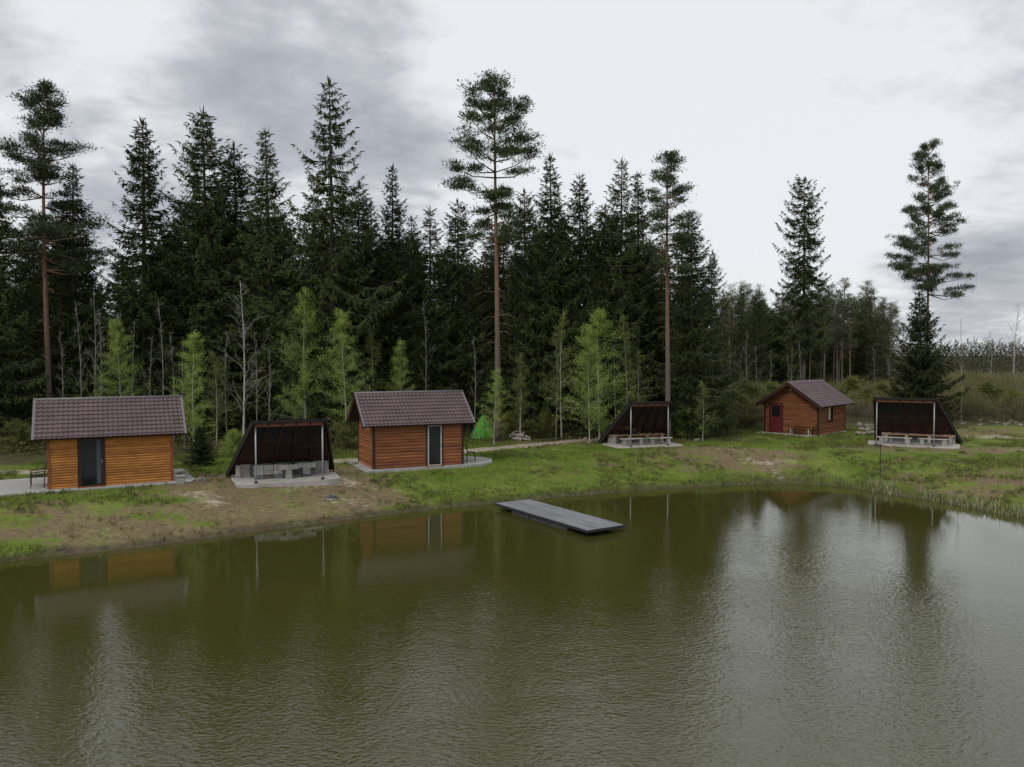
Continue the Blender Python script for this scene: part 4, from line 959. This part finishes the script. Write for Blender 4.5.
# loose blocks inside the first shelter
for i, (x_, y_, n_, lab) in enumerate([(-.75, 1.05, 3, 'left-hand wide block stack in the shelter without benches'), (.05, .8, 1, 'middle pillar-like block stack in the shelter without benches'), (.85, 1.15, 2, 'right-hand T-shaped block stack in the shelter without benches')]):
    p = local(s2, S2r, x_, y_); t = thing('block_stack', lab, 'blocks', (p[0], p[1], 1.042), S2r)
    if i == 0:
        for r_ in range(2):
            for k in range(3): MB().box(-.62+k*.41, -.62+k*.41+.39, -.1, .1, .20+r_*.2, .395+r_*.2).obj('block', M_block, t)
        for k in (0, 2): MB().box(-.60+k*.41, -.62+k*.41+.37, -.09, .09, 0, .198).obj('block', M_darkblock, t)
    elif i == 1:
        for r_ in range(2): MB().box(-.13, .13, -.12, .12, r_*.2, .195+r_*.2).obj('block', M_block, t)
        for k in (-1, 0): MB().box(k*.4+.003, k*.4+.39, -.1, .1, .4, .595).obj('block', M_block, t)
    else:
        MB().box(-.16, .16, -.1, .1, .12, .395).obj('block', M_block, t); MB().box(-.17, .17, -.11, .11, 0, .118).obj('block', M_darkblock, t)
        for k in (-1, 0): MB().box(k*.4+.003, k*.4+.39, -.1, .1, .4, .595).obj('block', M_block, t)

# ------------------------------------------------------------------ dock
def dock():
    A = at_z(494.5, 502.8, .25); B = at_z(530.5, 499.3, .25); C_ = at_z(625.5, 525.2, .25); D_ = at_z(586.5, 529.8, .25)
    ctr = (A+B+C_+D_)/4; ax = ((C_+D_)-(A+B))/2; Ld = np.linalg.norm(ax); rz = math.atan2(ax[1], ax[0]); Wd = (np.linalg.norm(B-A)+np.linalg.norm(C_-D_))/2
    Wd = min(Wd, 1.75)
    t = thing('floating_dock', 'grey floating dock reaching from the grassy bank into the pond', 'dock', (ctr[0], ctr[1], 0), rz)
    nb = 12; w = Wd/nb
    for i in range(nb): MB().box(-Ld/2, Ld/2, -Wd/2+i*w+.004, -Wd/2+(i+1)*w-.004, .215, .25).obj('deck_board', M_deck, t)
    MB().box(-Ld/2-.03, Ld/2+.03, -Wd/2-.03, -Wd/2-.002, .155, .245).obj('edge_board', M_dockedge, t); MB().box(-Ld/2-.03, Ld/2+.03, Wd/2+.002, Wd/2+.03, .155, .245).obj('edge_board', M_dockedge, t)
    MB().box(Ld/2+.002, Ld/2+.03, -Wd/2, Wd/2, .155, .245).obj('edge_board', M_dockedge, t); MB().box(-Ld/2-.03, -Ld/2-.002, -Wd/2, Wd/2, .155, .245).obj('edge_board', M_dockedge, t)
    for k in range(7): MB().box(-Ld/2+.3+k*(Ld-.7)/6, -Ld/2+.4+k*(Ld-.7)/6, -Wd/2+.02, Wd/2-.02, .165, .212).obj('joist', M_dockedge, t)
    for y_ in (-Wd/2+.12, Wd/2-.52):
        for k in range(3): MB().box(-Ld/2+1.0+k*1.25, -Ld/2+2.2+k*1.25, y_, y_+.4, -.2, .163).obj('float', M_float, t, bevel=.03)
dock()

# ------------------------------------------------------------------ small things
# green tent
c = G1(483, 437.5); t = thing('green_tent', 'bright green pointed tent at the wood edge right of the middle cabin', 'tent', (c[0], c[1], 1.0), R(10))
n = 6; mb = MB(); v = [(math.cos(k*6.2832/n+.5)*.95, math.sin(k*6.2832/n+.5)*.95, 0) for k in range(n)]
v2 = [(a*.52, b*.52, .80) for a, b, z in v]
mb.add(v+v2+[(0, 0, 1.5)], [(k, (k+1) % n, n+(k+1) % n, n+k) for k in range(n)]+[(n+k, n+(k+1) % n, 2*n) for k in range(n)]); mb.obj('canopy', M_tent, t)
mb = MB()
for k in range(n):
    mb.tube([v[k], v2[k], (0, 0, 1.51)], .02, 4)
mb.obj('seams', M_tent, t); MB().tube([(0, 0, 1.45), (0, 0, 1.58)], .02, 6).obj('pole_tip', M_black, t)

# garden bench left of cabin 1
def garden_seat(label, loc, rz, w, arch=True):
    t = thing('garden_seat', label, 'garden seat', loc, rz); h = w/2
    for sx in (-1, 1):
        MB().tube([(sx*h, -.24, 0), (sx*h, -.24, .62)], .016, 6).obj('leg', M_black, t)
        MB().tube([(sx*h, .22, 0), (sx*h, .24, .45), (sx*h, .32, .95)], .016, 6).obj('leg', M_black, t)
        MB().tube([(sx*h, -.26, .62), (sx*h, .26, .66)], .02, 6).obj('armrest', M_black, t)
    for k in range(4): MB().box(-h, h, -.22+k*.115, -.22+k*.115+.09, .43, .455).obj('seat_slat', M_black, t)
    MB().tube([(-h, .32, .95)]+[(-h+w*k/8, .33, .95+.07*math.sin(k/8*math.pi)) for k in range(1, 8)]+[(h, .32, .95)], .018, 6).obj('backrest_rail', M_black, t)
    for k in range(1, 5): MB().tube([(-h+w*k/5, .25, .5), (-h+w*k/5, .32, .97)], .010, 5).obj('backrest_bar', M_black, t)
    return t
c = G1(38, 487.5); garden_seat('black metal garden seat on the terrace at the left end of the honey-orange cabin', (c[0], c[1], 1.045), R(-60), .95)
p = local(C2, C2r, 3.0, -.6)
def cafe_chair(label, loc, rz):
    t = thing('cafe_chair', label, 'chair', loc, rz)
    for sx in (-1, 1):
        MB().tube([(sx*.2, -.2, 0), (sx*.18, -.16, .44)], .014, 6).obj('leg', M_black, t); MB().tube([(sx*.2, .22, 0), (sx*.19, .18, .44), (sx*.18, .26, .86)], .014, 6).obj('leg', M_black, t)
    MB().box(-.2, .2, -.2, .2, .44, .465).obj('seat', M_black, t, bevel=.01)
    MB().box(-.18, .18, .235, .25, .62, .86).obj('backrest', M_black, t, bevel=.005)
cafe_chair('small dark chair nearest the right end wall of the middle cabin', (p[0], p[1], 1.04), R(100))
p = local(C2, C2r, 2.75, .5)
t = thing('small_table', 'small dark table on the paving at the right end of the middle cabin', 'table', (p[0], p[1], 1.04), 0)
MB().tube([(0, 0, .68), (0, 0, .71)], .32, 16).obj('tabletop', M_black, t)
for k in range(3): a = k*2.094; MB().tube([(0, 0, .68), (math.cos(a)*.28, math.sin(a)*.28, 0)], .014, 6).obj('leg', M_black, t)
# picnic bench in front of cabin 3
p = local(C3, C3r, -L3/2-.62, -.95)
t = thing('picnic_bench', 'red-brown bench with pale legs against the gable wall of the far right cabin', 'bench', (p[0], p[1], 1.04), C3r-math.pi/2)
for k in range(3): MB().box(-.85, .85, -.2+k*.135, -.08+k*.135, .44, .47).obj('seat_board', M_wall3, t)
for k in range(2): MB().box(-.85, .85, .23, .255, .58+k*.15, .70+k*.15).obj('backrest_board', M_wall3, t)
for sx in (-1, 1):
    MB().box(sx*.6-.025, sx*.6+.025, -.2, -.15, 0, .438).box(sx*.6-.025, sx*.6+.025, .13, .18, 0, .438).obj('leg', M_palewood, t); MB().box(sx*.6-.035, sx*.6+.035, .256, .30, .0, .85).obj('back_post', M_wall3, t)
# manhole ring / stump near the shelter
c = at_z(331, 492, .8); z_ = gz(c[0], c[1])
t = thing('well_ring', 'low grey concrete well ring on the bare bank in front of the first shelter', 'well ring', (c[0], c[1], z_), 0)
MB().tube([(0, 0, -.3), (0, 0, .10)], .20, 20).obj('ring', M_block, t, True); MB().tube([(0, 0, .102), (0, 0, .14)], .23, 20).obj('lid', M_darkblock, t)
MB().box(-.05, .05, -.02, .02, .142, .165).obj('lid_handle', M_black, t)
# grey block by the right end of cabin 1
c = G1(180.5, 484); t = thing('drain_box', 'pale grey concrete box beside the right end of the honey-orange cabin', 'box', (c[0], c[1], 1.0), .3)
MB().box(-.15, .15, -.15, .15, 0, .32).obj('body', M_block, t, bevel=.01); MB().box(-.18, .18, -.18, .18, .322, .37).obj('lid', M_block, t, bevel=.01)
# thin stake by the right shelter
c = at_z(880, 486, .25); zc = gz(c[0], c[1]); t = thing('marker_pole', 'thin dark pole with small crosspiece standing in the bank below the right-hand shelter', 'pole', (c[0], c[1], zc), 0)
MB().tube([(0, 0, -.2), (0, 0, 2.0)], .016, 6).obj('shaft', M_black, t); MB().box(-.32, .06, -.05, .05, 2.0, 2.06).obj('crosspiece', M_black, t)
# stones and rubble
rs = np.random.default_rng(3)
def stone(label, x, y, z, s, group=None, col=M_stone):
    mb = MB(); nth, nph = 5, 8; v = [(0, 0, -.6*s)]; f = []
    for i in range(1, nth):
        for k in range(nph):
            a = math.pi*i/nth; b_ = k*2*math.pi/nph; r_ = s*(.8+.4*rs.random()); v.append((math.sin(a)*math.cos(b_)*r_*1.15, math.sin(a)*math.sin(b_)*r_*.9, -math.cos(a)*r_*.62))
    v.append((0, 0, .6*s))
    for k in range(nph): f.append((0, 1+(k+1) % nph, 1+k))
    for i in range(nth-2):
        for k in range(nph): a = 1+i*nph+k; b_ = 1+i*nph+(k+1) % nph; f.append((a, b_, b_+nph, a+nph))
    l_ = len(v)-1
    for k in range(nph): f.append((1+(nth-2)*nph+k, 1+(nth-2)*nph+(k+1) % nph, l_))
    mb.add(v, f); o = mb.obj('stone', col, loc=(x, y, z+.2*s), rot=(0, 0, rs.random()*6)); tag(o, label, 'stone', group)
for i in range(34):
    px = rs.uniform(858, 884); py = rs.uniform(425, 436); c = G1(px, py); stone('pale stone in the rubble heap between the far right cabin and the right-hand shelter', c[0], c[1], 1.0+rs.random()*.15, .08+.15*rs.random(), 'stones of the rubble heap')
for i in range(26):
    px = rs.uniform(940, 1030); py = rs.uniform(419, 426); c = G1(px, py); stone('pale stone strewn on the bare ground at the right edge', c[0], c[1], 1.0, .06+.12*rs.random(), 'stones strewn at the right edge')
for i in range(10):
    px = rs.uniform(578, 604); py = rs.uniform(437, 444); c = G1(px, py); stone('stone at the foot of the white birch stems', c[0], c[1], 1.0, .08+.12*rs.random(), 'stones at the foot of the birches')
for i, (px, py, lab) in enumerate([(201, 481, 'pale stone on the bare earth left of the first shelter'), (183, 475, 'pale stone right behind the concrete box of the honey-orange cabin'), (697, 441, 'pale stone at the sandy spot right of the shelter beside the birches'), (353, 465, 'grey stone behind the left corner of the middle cabin')]):
    c = G1(px, py); stone(lab, c[0], c[1], 1.0, .22)
# pile of pale cut branches
c = G1(518, 439.5); t = thing('branch_pile', 'heap of pale cut branches on the ground right of the green tent', 'branches', (c[0], c[1], 1.0), 0)
for i in range(16):
    a = rs.normal()*.7+(0 if i % 2 else 2.6); L = .5+rs.random()*.7; x_, y_ = rs.normal()*.22, rs.normal()*.2; z_ = .05+.03*i
    MB().tube([(x_-math.cos(a)*L/2, y_-math.sin(a)*L/2, z_*.6), (x_, y_, z_+.04), (x_+math.cos(a)*L/2, y_+math.sin(a)*L/2, z_*.8)], [.05, .045, .03], 6).obj('branch', M_branchpile, t)
